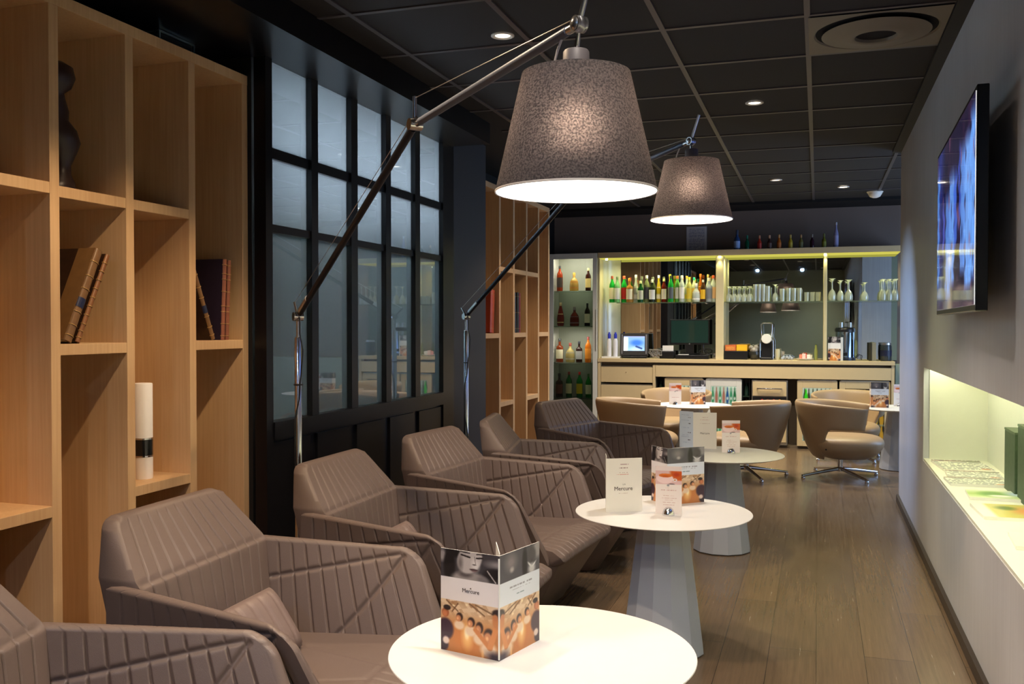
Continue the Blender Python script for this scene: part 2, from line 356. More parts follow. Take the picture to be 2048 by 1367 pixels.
# ---- the black framed partition window
fx0, fx1 = -2.32, -2.262
cols = [(3.557, 3.89), (3.95, 4.284), (4.352, 4.685), (4.748, 5.08), (5.148, 5.51)]
rows = [(.876, 1.709), (1.743, 2.030), (2.076, 2.455)]
f = MB()
f.box(fx0, fx1, 3.505, 3.557, 0, 2.458).box(fx0, fx1, 5.51, 5.69, 0, 2.458)
for a, b in zip(cols[:-1], cols[1:]): f.box(fx0, fx1, a[1], b[0], .80, 2.458)
f.box(fx0, fx1 + .008, 3.557, 5.51, .80, .876)
for c in cols: f.box(fx0, fx1 - .01, c[0], c[1], 1.709, 1.743).box(fx0, fx1 - .01, c[0], c[1], 2.030, 2.076)
struct(f.build('window_3', BLACK))
p = MB()
for c in cols:
    for r_ in rows: p.box(-2.297, -2.291, c[0] - .004, c[1] + .004, r_[0] - .003, r_[1] + .003)
struct(p.build('window_4', FILM))
lb = MB().box(-2.33, -2.285, 3.557, 5.51, 0, .80)
for (a, b) in cols: lb.box(-2.285, -2.272, a + .004, b - .004, .09, .785)
struct(lb.build('wall_window_base', BLACK))
struct(MB().box(-2.68, -2.33, 3.502, 3.55, 0, 2.458).build('wall_post', BLACKM))

# ============================================================ CEILING FITTINGS
def downlight(x, y, label, watt, color=WARM, on=3.0, ang=130, bl=1.0, aim=(0, 0, -1)):
    t = thing('downlight', label, 'ceiling light', (x, y, 2.584), group='recessed ceiling spotlights')
    MB().lathe([(.052, 0), (.052, -.004), (.044, -.007), (.036, -.004), (.030, .004)], 28, cap=False).build('trim_ring', mat('white_ring', (214, 208, 200), .4), t, smooth=40)
    MB().lathe([(.034, .0005), (.034, -.0015)], 24).build('lens', emission('spot_lens' + str(on), (255, 240, 215), on), t)
    lamp('spot_beam', 'SPOT', (0, 0, -.012), watt, color, t, .03, aim, ang, bl)
downlight(-1.335, 3.946, 'round ceiling spotlight left of the front lamp shade', 62, AMBER, on=2.0, ang=118, bl=.35)
downlight(-.355, 5.581, 'round ceiling spotlight right of the rear lamp arm', 62, s2l((244, 238, 165)), ang=62, bl=.9, aim=(.26, -.30, -1))
downlight(-.359, 8.587, 'small round ceiling spotlight over the bar seats', 100, on=2.0)
downlight(.217, 9.212, 'bright small ceiling spotlight nearest the smoke detector', 85, s2l((255, 246, 190)), 9.0)
downlight(-1.6, 8.6, 'added round ceiling spotlight above the left bar chair', 85)  # added for more light around the bar seats
downlight(-.9, 9.35, 'added round ceiling spotlight close to the bar counter', 130)  # added in front of the bar to brighten it
downlight(-.35, 1.6, 'added out-of-view ceiling spotlight above the front of the aisle', 40)  # added out of view to lift the aisle and right wall
downlight(-.355, 3.2, 'added out-of-view ceiling spotlight above the second white table', 30)  # added out of view as extra fill
downlight(.1, -.8, 'added round ceiling spotlight behind the viewer', 60)  # added to brighten the room end that the mirror shows

downlight(-1.335, .7, 'added out-of-view ceiling spotlight above the nearest armchair', 95, AMBER, ang=118, bl=.35)  # unseen, added for warm light on the near chairs and bookcase
downlight(-1.335, 2.35, 'added out-of-view ceiling spotlight above the armchairs by the oak bookcase', 95, AMBER, ang=118, bl=.35)  # added out of view as a warm wash on bookcase and armchairs
downlight(-1.335, 6.9, 'added round ceiling spotlight above the far oak bookcase', 50, AMBER, ang=118, bl=.35)  # added warm fill, covered by the front shade
downlight(-1.335, -1.1, 'added cool ceiling spotlight behind the viewer on the armchair side', 70, COOL, aim=(0, .5, -1))  # added cool fill from behind the viewer
downlight(-.35, -1.1, 'added cool ceiling spotlight behind the viewer over the aisle', 70, COOL, aim=(0, .5, -1))  # second added cool fill, beside the one above
downlight(-1.2, 6.3, 'added cool tilted ceiling spotlight hidden behind the front lamp shade', 240, COOL, ang=52, bl=.9, aim=(1.75, .75, -1.7))  # added to throw cool light on the right wall end
downlight(-2.0, 9.2, 'added round ceiling spotlight before the bottle cabinet', 60)  # added to brighten the cabinet frame, covered by the front shade
t = thing('smoke_detector', 'white round smoke detector on the dark ceiling near the bar', 'smoke detector', (.515, 9.684, 2.59))
MB().lathe([(.068, 0), (.068, -.014), (.060, -.030), (.046, -.050), (.02, -.060), (1e-3, -.062)], 28).build('housing', mat('detector_white', (232, 226, 214), .45), t, smooth=35)
MB().lathe([(.075, 0), (.075, -.008)], 28).build('base_ring', mat('detector_white', (232, 226, 214), .45), t)
t = thing('ceiling_air_diffuser', 'square ceiling air vent with round concentric rings', 'air vent', (.233, 4.392, 2.584))
vm_ = mat('diffuser_beige', (120, 110, 92), .55)
bm_ = MB(); n = 48; vs = []; fs = []
for k in range(n):
    a = 2 * math.pi * k / n; c_, s_ = math.cos(a), math.sin(a); q = .279 / max(abs(c_), abs(s_))
    vs += [(q * c_, q * s_, -.004), (.258 * c_, .258 * s_, -.004), (.250 * c_, .250 * s_, .004)]
for k in range(n):
    j = (k + 1) % n; fs += [(3 * k, 3 * j, 3 * j + 1, 3 * k + 1), (3 * k + 1, 3 * j + 1, 3 * j + 2, 3 * k + 2)]
bm_.add(vs, fs).build('face_plate', vm_, t)
MB().lathe([(.262, .003), (.262, .0045)], 48).build('gap_shade', mat('vent_shade', (4, 4, 5), .9), t)  # black disc put in for the darkness of the ring gap
MB().lathe([(.222, -.010), (.226, -.012), (.20, -.014), (.13, -.022), (.098, -.030), (.088, -.026), (.085, -.012)], 48, cap=False).build('cone_ring', vm_, t, smooth=40)
MB().lathe([(.085, -.013), (.084, -.0125)], 32).build('throat_shade', mat('vent_shade', (4, 4, 5), .9), t)  # black disc put in for the dark centre opening

# ============================================================ BOOKCASES
def bookcase(name, label, ups, cells, y_end=None):
    t = thing(name, label, 'bookcase', (-2.35, ups[0], 0)); y0 = ups[0]; D = .32
    for y in ups: MB().box(-D, 0, y - y0, y - y0 + .04, 0, 2.335).build('upright', OAK, t, bevel=.0015)
    MB().box(-D, .001, 0, ups[-1] - y0 + .04, 2.335, 2.376).build('top_board', OAK, t, bevel=.0015)
    MB().box(-D - .008, -D, 0, ups[-1] - y0 + .04, 0, 2.37).build('back_panel', OAK, t)
    for (i, zs) in enumerate(cells):
        for z in zs: MB().box(-D, -.001, ups[i] - y0 + .04, ups[i + 1] - y0, z - .037, z).build('shelf', OAK, t, bevel=.0015)
    return t
bookcase('bookcase', 'tall light oak bookcase at the left front, holding a candle holder and old books',
         [2.050, 2.403, 2.752, 3.104, 3.462], [[1.762, .716], [1.755, 1.239], [1.755, .716], [1.239]])
bookcase('bookcase', 'tall light oak bookcase further back, beside the bottle cabinet',
         [6.51, 6.862, 7.214, 7.566, 7.918, 8.250], [[1.24], [1.76, .70], [1.76, 1.24], [1.76, .70], [1.24]])

MARB = mat('marbled_cover', (48, 30, 20), .35, noise=.9, nscale=45)
def book(label, loc, lean, t_, h, d, spine, cover, bands, labelcol=None, group='old leather-bound books', strip=None):
    """spine towards +x, thickness along y, leaning about x"""
    o = thing('book', label, 'book', loc, 0, group); o.rotation_euler = (lean, 0, 0)
    MB().box(-d, -.004, 0, .003, 0, h).box(-d, -.004, t_ - .003, t_, 0, h).build('cover', cover, o)
    MB().box(-d + .006, -.006, .003, t_ - .003, .004, h - .004).build('pages', mat('aged_paper', (206, 186, 148), .8), o)
    s = MB(); n = 8; vs = []; fs = []
    for k in range(n + 1):
        a = math.pi * k / n; y = t_ / 2 - t_ / 2 * math.cos(a); x = -.006 + .010 * math.sin(a)
        vs += [(x, y, 0), (x, y, h)]
    for k in range(n): fs.append((2 * k, 2 * k + 2, 2 * k + 3, 2 * k + 1))
    vs += [(-.0065, 0, 0), (-.0065, 0, h), (-.0065, t_, 0), (-.0065, t_, h)]
    fs += [(2 * n + 2, 2 * n + 4, 2 * n + 5, 2 * n + 3), tuple(range(0, 2 * n + 1, 2)), tuple(range(1, 2 * n + 2, 2))]
    s.add(vs, fs).build('spine', spine, o, smooth=40)
    b = MB()
    for z in bands:
        pts = [(-.006 + .0118 * math.sin(math.pi * k / 8), t_ / 2 - (t_ / 2 + .0006) * math.cos(math.pi * k / 8), z * h) for k in range(9)]
        b.tube(pts, .0014, 6)
    b.build('raised_bands', mat('gilt_bands', (176, 138, 80), .4, .3), o, smooth=60)
    if labelcol:
        vs = []; fs = []
        for k in range(9):
            a = math.pi * k / 8; y = t_ / 2 - (t_ / 2 + .0008) * math.cos(a); x = -.006 + .0114 * math.sin(a); vs += [(x, y, .36 * h), (x, y, .46 * h)]
        for k in range(8): fs.append((2 * k, 2 * k + 2, 2 * k + 3, 2 * k + 1))
        MB().add(vs, fs).build('spine_label', labelcol, o)
    if strip: MB().box(-.075, -.004, -.0012, 0, 0, h).build('leather_strip', strip, o)
    return o
TANL = mat('tan_book_leather', (120, 86, 50), .4, noise=.25, nscale=30); REDL = mat('reddish_book_leather', (136, 80, 56), .45, noise=.2, nscale=40)
BLUEL = mat('dark_blue_label', (30, 36, 66), .4); PURP = mat('dark_purple_cover', (42, 30, 46), .5, noise=.3, nscale=50)
BR2 = mat('brown_book_leather', (128, 82, 44), .4, noise=.25, nscale=40)
bb = [.06, .17, .31, .56, .7, .86]
book('thick leaning old book with a marbled cover, tan spine and dark blue label', (-2.365, 2.476, 1.2545), R(-25), .034, .345, .22, TANL, MARB, bb, BLUEL, strip=TANL)
book('thin brown old book leaning against the thick marbled book', (-2.367, 2.527, 1.248), R(-25.5), .020, .335, .22, BR2, MARB, [.05, .12, .2, .3, .4, .5, .6, .7, .8, .9])
book('tan old book with a blue label leaning left against the oak upright', (-2.375, 3.281, 1.240), R(24), .022, .33, .22, TANL, MARB, bb, BLUEL)
book('upright old book with a reddish spine and dark purple cover, left of its pair', (-2.365, 3.330, 1.2405), R(-3), .024, .338, .22, REDL, PURP, [.05, .2, .35, .42, .6, .75, .82, .93])
book('upright old book with a reddish spine, nearest the black window frame', (-2.367, 3.364, 1.2405), R(-3), .022, .335, .22, REDL, PURP, [.05, .2, .35, .42, .6, .75, .82, .93])
book('orange-red book standing in the far bookcase beside the black column', (-2.38, 6.74, 1.247), R(-4), .09, .33, .22, mat('orange_book', (176, 70, 34), .45, noise=.3), mat('orange_book2', (160, 60, 30), .5), [.1, .9], group='books in the far bookcase')
book('thin dark book leaning in the far bookcase', (-2.38, 7.36, 1.241), R(3), .035, .33, .22, mat('dark_book', (44, 40, 38), .45), DARKPL, [.1, .5, .9], group='books in the far bookcase')
book('dark green old book standing in the middle of three far books', (-2.38, 7.42, 1.241), R(0), .035, .335, .22, mat('dark_green_book', (48, 50, 40), .45), DARKPL, [.1, .5, .9], group='books in the far bookcase')
book('thin red book standing right of two dark books', (-2.38, 7.47, 1.241), R(0), .035, .33, .22, mat('red_book', (120, 34, 26), .45), DARKPL, [.1, .5, .9], group='books in the far bookcase')

t = thing('candle_holder', 'white cylindrical candle holder with a black and silver band', 'candle holder', (-2.45, 2.952, .716))
MB().lathe([(.034, 0), (.0355, .004), (.0355, .36), (.034, .364), (.031, .3645)], 40).build('body', mat('white_wax', (244, 240, 236), .5), t, smooth=30)
MB().lathe([(.0362, .085), (.0362, .150)], 40, cap=False).build('band', mat('black_band', (16, 18, 20), .2, coat=.5), t, smooth=30)
for z in (.083, .150): MB().lathe([(.036, z), (.0372, z + .001), (.0372, z + .006), (.036, z + .007)], 40, cap=False).build('silver_ring', CHROME, t, smooth=30)
t = thing('abstract_sculpture', 'dark brown abstract wooden sculpture of stacked rounded lobes on the upper left shelf', 'sculpture', (-2.45, 2.548, 1.7555))
prof = [(.05, 0), (.055, .01), (.05, .03), (.03, .06), (.026, .09), (.045, .13), (.066, .17), (.060, .21), (.038, .24), (.045, .27), (.038, .31), (.034, .33), (.060, .35), (.072, .385), (.058, .42), (.02, .437), (.001, .44)]
s = MB().lathe(prof, 24)
s.v = [(x * .75, y * 1.0 + .02 * math.sin(z * 14), z) for x, y, z in s.v]
s.build('sculpture_body', mat('dark_brown_wood', (52, 36, 30), .4, noise=.3, nscale=12), t, smooth=60)
t = thing('dark_glass_box', 'dark glass box with shiny edges above the front bookcase', 'unidentified', (-2.52, 3.16, 2.376))  # unidentified shiny shape, built as a plain glass box
MB().box(-.07, .07, -.1, .12, 0, .008).box(-.07, .07, -.1, .12, .072, .08).box(.062, .07, .112, .12, .008, .072).box(.062, .07, -.1, -.092, .008, .072).box(-.07, -.062, -.1, -.092, .008, .072).box(-.07, -.062, .112, .12, .008, .072).build('edge_frame', mat('edge_metal', (150, 170, 165), .25, .9), t)
MB().box(-.06, .06, -.09, .11, .009, .071).build('dark_glass', BLACK, t)

# ============================================================ ARMCHAIRS
def groove(d, w): return np.exp(-(d / w) ** 2)
def slab(inner, outer, ns, nt, chan, depth, seams=(), chan_fn=None, both=True, corners=(), rad=.035, bulge=.010, from_t=0):
    """padded panel between two bilinear sheets; chan stitched channels across s, seams = [(s0,t0,s1,t1)]"""
    S, T = np.meshgrid(np.linspace(0, 1, ns), np.linspace(0, 1, nt), indexing='ij')
    A0 = inner(S, T); w0 = np.linalg.norm(A0[-1, nt // 2] - A0[0, nt // 2]); h0 = np.linalg.norm(A0[ns // 2, -1] - A0[ns // 2, 0])
    S0, T0 = S.copy(), T.copy()
    for (cs, ct_) in corners:
        rs_, rt_ = rad / w0, rad / h0; a = (rs_ - np.abs(cs - S0)) / rs_; b = (rt_ - np.abs(ct_ - T0)) / rt_
        k = (a > 0) & (b > 0); a2 = a * np.sqrt(np.clip(1 - b * b / 2, 0, 1)); b2 = b * np.sqrt(np.clip(1 - a * a / 2, 0, 1))
        S = np.where(k, cs + np.sign(.5 - cs) * (rs_ - a2 * rs_), S); T = np.where(k, ct_ + np.sign(.5 - ct_) * (rt_ - b2 * rt_), T)
    A = inner(S, T); B = outer(S, T)
    def nrm(P):
        a = np.gradient(P, axis=0); b = np.gradient(P, axis=1); n = np.cross(a, b); return n / (np.linalg.norm(n, axis=2, keepdims=True) + 1e-9)
    def disp(P):
        g_ = np.zeros(S.shape); wdt = np.linalg.norm(P[-1, nt // 2] - P[0, nt // 2]); hgt = np.linalg.norm(P[ns // 2, -1] - P[ns // 2, 0])
        if chan:
            ph = (S * chan) if chan_fn is None else chan_fn(S, T)
            d = np.abs(ph - np.round(ph)) * wdt / chan
            g_ = depth * groove(d, .0036) - depth * .22 * np.abs(np.sin(np.pi * ph)) ** .5
            ok = (np.round(ph) > 0) & (np.round(ph) < chan)
            g_ = np.where(ok | (d > .004), g_, g_ * .3) * (T >= from_t)
        for (s0, t0, s1, t1) in seams:
            ax, ay, bx_, by_ = s0 * wdt, t0 * hgt, s1 * wdt, t1 * hgt
            px, py = S * wdt, T * hgt; L2 = (bx_ - ax) ** 2 + (by_ - ay) ** 2
            k = np.clip(((px - ax) * (bx_ - ax) + (py - ay) * (by_ - ay)) / L2, 0, 1)
            dd = np.hypot(px - ax - k * (bx_ - ax), py - ay - k * (by_ - ay))
            g_ = np.maximum(g_, 0) * 0 + np.maximum(g_, depth * 1.1 * groove(dd, .0062))
        edge = np.minimum(np.minimum(S, 1 - S) * wdt, np.minimum(T, 1 - T) * hgt)
        return g_ * np.clip(edge / .02, 0, 1)
    nA, nB = nrm(A), nrm(B)
    sg = np.sign(((A - B) * nA).sum(2).mean())
    A = A - nA * sg * disp(A)[..., None]
    if both: B = B + nB * sg * disp(B)[..., None]
    loop = [(i, 0) for i in range(ns)] + [(ns - 1, j) for j in range(1, nt)] + [(i, nt - 1) for i in range(ns - 2, -1, -1)] + [(0, j) for j in range(nt - 2, 0, -1)]
    vs = [tuple(A[i, j]) for i in range(ns) for j in range(nt)] + [tuple(B[i, j]) for i in range(ns) for j in range(nt)]
    id_ = lambda i, j: i * nt + j; off = ns * nt; fs = []
    for i in range(ns - 1):
        for j in range(nt - 1):
            fs.append((id_(i, j), id_(i + 1, j), id_(i + 1, j + 1), id_(i, j + 1))); fs.append(tuple(off + q for q in (id_(i, j + 1), id_(i + 1, j + 1), id_(i + 1, j), id_(i, j))))
    K = 4; base = len(vs); m = len(loop)
    for (i, j) in loop:
        a, b = A[i, j], B[i, j]
        ii = min(max(i, 2), ns - 3); jj = min(max(j, 2), nt - 3)
        o = a - A[ii, jj]; d = b - a; dn = d / (np.linalg.norm(d) + 1e-9); o = o - dn * (o @ dn); o = o / (np.linalg.norm(o) + 1e-9)
        for k in range(1, K): vs.append(tuple(a + d * (.5 - .5 * math.cos(math.pi * k / K)) + o * bulge * math.sin(math.pi * k / K)))
    for q in range(m):
        q2 = (q + 1) % m; ring = lambda z: [id_(*loop[z])] + [base + z * (K - 1) + k for k in range(K - 1)] + [off + id_(*loop[z])]
        r1, r2 = ring(q), ring(q2)
        for k in range(K): fs.append((r1[k], r2[k], r2[k + 1], r1[k + 1]))
    return MB().add(vs, fs)
def bil(p00, p10, p11, p01):
    p = [np.array(x, float) for x in (p00, p10, p11, p01)]
    return lambda S, T: ((1 - S) * (1 - T))[..., None] * p[0] + (S * (1 - T))[..., None] * p[1] + (S * T)[..., None] * p[2] + ((1 - S) * T)[..., None] * p[3]
def rows_fn(rows_):
    """rows (t, x, halfwidth, z, [bow]) interpolated; s runs from -y to +y"""
    tt = [r_[0] for r_ in rows_]
    def fn(S, T):
        x = np.interp(T, tt, [r_[1] for r_ in rows_]); w = np.interp(T, tt, [r_[2] for r_ in rows_]); z = np.interp(T, tt, [r_[3] for r_ in rows_])
        y = (2 * S - 1) * w
        return np.stack([x + 0 * y, y, z], -1)
    return fn

def armchair(label, loc, rz):
    t = thing('armchair', label, 'armchair', loc, rz, 'quilted taupe leather armchairs along the left wall')
    # backrest: a lower panel and a head panel that folds back
    inn = rows_fn([(0, -.205, .25, .34), (.63, -.258, .300, .628), (.67, -.272, .300, .646), (1, -.375, .238, .786)])
    out = rows_fn([(0, -.345, .25, .30), (.63, -.392, .285, .625), (.67, -.398, .285, .645), (1, -.418, .246, .789)])
    slab(inn, out, 230, 80, 12, .0055, [(.0, .65, 1, .65)], corners=((0, 1), (1, 1)), rad=.03).build('backrest', LEATHER, t, smooth=60)
    for s in (-1, 1):
        i_ = bil((-.235, s * .262, .34), (.325, s * .318, .34), (.205, s * .388, .598), (-.262, s * .298, .625))
        o_ = bil((-.385, s * .272, .30), (.350, s * .362, .30), (.218, s * .414, .598), (-.345, s * .322, .630))
        slab(i_, o_, 240, 90, 11, .0065, [(.0, .60, .90, .96), (.93, .95, .40, .02)], corners=((1, 1),), rad=.045).build('armrest', LEATHER, t, smooth=60)
    # seat pad with channels on its front roll
    def top(S, T):
        x = np.interp(T, [0, .72, .86, .95, 1], [-.24, .27, .36, .398, .405]); z = np.interp(T, [0, .72, .86, .95, 1], [.352, .362, .352, .330, .305])
        w = np.interp(T, [0, 1], [.255, .345]); return np.stack([x, (2 * S - 1) * w, z + .006 * np.sin(np.pi * S)], -1)
    def bot(S, T):
        x = np.interp(T, [0, 1], [-.24, .372]); z = np.interp(T, [0, 1], [.29, .285]); w = np.interp(T, [0, 1], [.255, .33]); return np.stack([x, (2 * S - 1) * w, z + 0 * S], -1)
    slab(top, bot, 200, 70, 14, .004, [(.0, .70, 1, .70), (.12, .0, .42, .70), (.88, 0, .58, .70)], both=False, corners=((0, 1), (1, 1)), rad=.05, bulge=.004, from_t=.72).build('seat', LEATHER, t, smooth=60)
    ch = MB()
    # tapering upholstered plinth under the seat
    lv = [(0, -.235, .195, .205, .205), (.012, -.25, .21, .215, .22), (.285, -.372, .372, .275, .335), (.312, -.372, .376, .275, .338)]
    vs = []; fs = []
    for (z, xb, xf, wb, wf) in lv:
        c_ = .035
        vs += [(xb, -wb + c_, z), (xb + c_, -wb, z), (xf - c_, -wf, z), (xf, -wf + c_, z), (xf, wf - c_, z), (xf - c_, wf, z), (xb + c_, wb, z), (xb, wb - c_, z)]
    for i in range(len(lv) - 1):
        for k in range(8): fs.append((i * 8 + k, i * 8 + (k + 1) % 8, (i + 1) * 8 + (k + 1) % 8, (i + 1) * 8 + k))
    fs += [tuple(range(7, -1, -1)), tuple(range((len(lv) - 1) * 8, len(lv) * 8))]
    MB().add(vs, fs).build('plinth', LEATHER, t, smooth=50, bevel=.006)
    return t
P = [(-1.311, 1.40, 11.9), (-1.383, 2.26, 1.9), (-1.395, 3.229, .9), (-1.375, 4.123, -5.6), (-1.343, 4.978, 10.9), (-1.297, 6.003, -19.2)]
AL = ['quilted taupe leather armchair cut by the lower left corner, nearest the viewer', 'quilted taupe leather armchair in front of the oak bookcase, beside the front white table',
      'quilted taupe leather armchair just right of the front lamp pole', 'quilted taupe leather armchair whose seat corner shows beside the second white table',
      'quilted taupe leather armchair turned away beside the rear lamp pole', 'quilted dark taupe armchair furthest back, before the bottle cabinet']
ac = armchair(AL[0], (P[0][0], P[0][1], 0), R(P[0][2]))
for q, l in zip(P[1:], AL[1:]): dup(ac, (q[0], q[1], 0), R(q[2]), l)

def pillow_mb(w, h, th, n=28, ch=7):
    S, T = np.meshgrid(np.linspace(-1, 1, n * 2), np.linspace(-1, 1, n), indexing='ij')
    k = np.clip((1 - np.abs(S) ** 5) * (1 - np.abs(T) ** 5), 0, 1) ** .5
    g_ = np.abs(np.sin(np.pi * (S + 1) / 2 * ch)); th2 = th / 2 * k * (.86 + .14 * np.clip(g_ * 2.2, 0, 1))
    y = S * w / 2; z = T * h / 2
    A = np.stack([th2, y, z], -1).reshape(-1, 3); B = np.stack([-th2, y, z], -1).reshape(-1, 3); m = n; N = len(A); fs = []
    for i in range(2 * n - 1):
        for j in range(n - 1):
            a = i * m + j; fs.append((a, a + m, a + m + 1, a + 1)); fs.append((N + a + 1, N + a + m + 1, N + a + m, N + a))
    return MB().add(list(map(tuple, A)) + list(map(tuple, B)), fs)
def cushion(chair, dx, dy, rz, label):
    x, y, a = chair; a = R(a)
    o = thing('cushion', label, 'cushion', (x + dx * math.cos(a) - dy * math.sin(a), y + dx * math.sin(a) + dy * math.cos(a), .447), 0, 'small lumbar cushions on the armchairs')
    o.rotation_euler = (0, R(-34), a + R(rz))
    pillow_mb(.40, .195, .08).build('cushion_cover', mat('mauve_taupe_leather', (116, 99, 94), .42, noise=.05, bump=.2, bscale=600), o, smooth=60)
    return o
cushion(P[1], -.095, -.065, 0, 'small taupe cushion on the armchair before the oak bookcase')
cushion(P[0], -.095, -.02, 0, 'small taupe cushion on the nearest armchair at the lower left')
cushion(P[2], -.095, -.05, 0, 'small taupe cushion on the armchair right of the front lamp pole')

# ============================================================ ROUND TABLES
def round_table(label, x, y, d=.70, rz=0):
    t = thing('round_table', label, 'table', (x, y, 0), rz, 'white round lounge tables on faceted pedestals'); r = d / 2
    MB().lathe([(.1, .540), (r - .045, .541), (r - .002, .5525), (r, .554), (r - .001, .556), (.002, .556)], 96, cap=True).build('tabletop', mat('matt_white_tabletop', (206, 205, 203), .42), t, smooth=30)
    vs = []; n = 12; fs = []
    for z, rr in ((.006, .166), (.54, .098)):
        for k in range(n): a = 2 * math.pi * (k + .5) / n; vs.append((rr * math.cos(a), rr * math.sin(a), z))
    for k in range(n): fs.append((k, (k + 1) % n, n + (k + 1) % n, n + k))
    fs += [tuple(range(n - 1, -1, -1)), tuple(range(n, 2 * n))]
    MB().add(vs, fs).build('pedestal', TABLEBASE, t)
    MB().lathe([(.158, 0), (.158, .006)], 40).build('foot_ring', DARKPL, t)
    return t
T = [(-.597, 2.045), (-.586, 3.736), (-.525, 5.523), (-1.12, 8.858), (.70, 9.113)]
round_table('white round table in the foreground, brightly lit by the front lamp', *T[0])
round_table('white round table in the middle, carrying three menu cards', *T[1], rz=R(8))
round_table('white round table third from the front, right of the rear armchairs', *T[2], rz=R(3))
round_table('pale round table before the bar, between the tan swivel chairs', *T[3], d=.72)
round_table('pale round table half hidden behind the end of the right wall', *T[4], d=.70, rz=R(10))

# ============================================================ MENU CARDS
def mix(a, b, k): return a + (b - a) * k[..., None]
def ell(u, v, cx, cy, rx, ry, soft=.25, rot=0):
    du, dv = u - cx, v - cy; c_, s_ = math.cos(rot), math.sin(rot); x = (du * c_ + dv * s_) / rx; y = (-du * s_ + dv * c_) / ry
    return np.clip((1 - np.hypot(x, y)) / soft, 0, 1)
def col(*c): return np.array(c, float)
def seg(u, v, x0, y0, x1, y1, w, asp=1.4):
    L2 = (x1 - x0) ** 2 + ((y1 - y0) * asp) ** 2 + 1e-9
    k = np.clip(((u - x0) * (x1 - x0) + (v - y0) * (y1 - y0) * asp * asp) / L2, 0, 1)
    return np.clip((w - np.hypot(u - x0 - k * (x1 - x0), (v - y0 - k * (y1 - y0)) * asp)) / (w * .4), 0, 1)
def hash_(u, v, n, m, seed=1):
    return np.mod(np.sin(np.floor(u * n) * 12.9898 + np.floor(v * m) * 78.233 + seed) * 43758.5453, 1)
def party(u, v, top, flip=False):
    q = 1 - u if flip else u; y = v / top
    c = np.tile(col(190, 122, 66), (len(u), 1)); c = mix(c, col(222, 196, 166), np.clip((y - .5) * 3, 0, 1))
    c = mix(c, col(150, 100, 60), np.clip(hash_(q + y * .6, y - q * .3, 16, 12) - .5, 0, 1) * np.clip((y - .6) * 3, 0, 1) * 1.4)
    for (x0, y0, x1, y1) in ((.1, .98, .3, .8), (.6, .98, .9, .85), (.3, .95, .2, .78), (.75, .8, .5, .98)): c = mix(c, col(110, 76, 50), seg(q, y, x0, y0, x1, y1, .012, .6) * .8)
    for (x, y_) in ((.22, .9), (.68, .78), (.45, .95)): c = mix(c, col(255, 240, 200), ell(q, y, x, y_, .03, .03, 1))
    c = mix(c, col(206, 124, 58), ell(q, y, .45, .28, .34, .42, .7)); c = mix(c, col(255, 214, 140), ell(q, y, .46, .35, .13, .34, 1)); c = mix(c, col(255, 252, 225), ell(q, y, .45, .42, .055, .16, .9))
    c = mix(c, col(58, 34, 52), ell(q, y, .08, .42, .16, .24, .25)); c = mix(c, col(44, 30, 48), ell(q, y, .03, .12, .12, .16, .3)); c = mix(c, col(222, 200, 190), ell(q, y, .09, .2, .07, .09, .4))
    c = mix(c, col(168, 96, 60), ell(q, y, .08, .74, .07, .10, .2)); c = mix(c, col(40, 26, 26), ell(q, y, .11, .84, .075, .06, .3)); c = mix(c, col(196, 120, 80), ell(q, y, .07, .72, .05, .07, .4))
    for (x, y_, a, b) in ((.32, .70, .055, .09), (.52, .64, .06, .10), (.66, .56, .06, .12), (.82, .44, .085, .15)):
        c = mix(c, col(232, 204, 176), ell(q, y, x, y_ - b * 1.8, a * 2.0, b * 1.2, .4)); c = mix(c, col(52, 32, 28), ell(q, y, x + .008, y_, a * 1.2, b * 1.05, .3)); c = mix(c, col(204, 136, 96), ell(q, y, x - .012, y_ - b * .35, a * .95, b * .85, .35)); c = mix(c, col(240, 190, 140), ell(q, y, x - .025, y_ - b * .4, a * .4, b * .4, .8))
    c = mix(c, col(204, 128, 72), seg(q, y, .60, .5, .84, .2, .05, 1)); c = mix(c, col(214, 140, 84), seg(q, y, .84, .2, .95, .62, .055, 1))
    c = mix(c, col(200, 132, 84), ell(q, y, .96, .72, .09, .16, .3)); c = mix(c, col(40, 26, 28), ell(q, y, .98, .88, .12, .10, .3)); c = mix(c, col(196, 126, 84), ell(q, y, .93, .80, .06, .08, .4))
    c = mix(c, col(52, 38, 56), np.clip((q - .72) * 6, 0, 1) * np.clip((.2 - y) * 8, 0, 1)); c = mix(c, col(240, 190, 130), ell(q, y, .72, .05, .03, .14, .6) * .7)
    return c
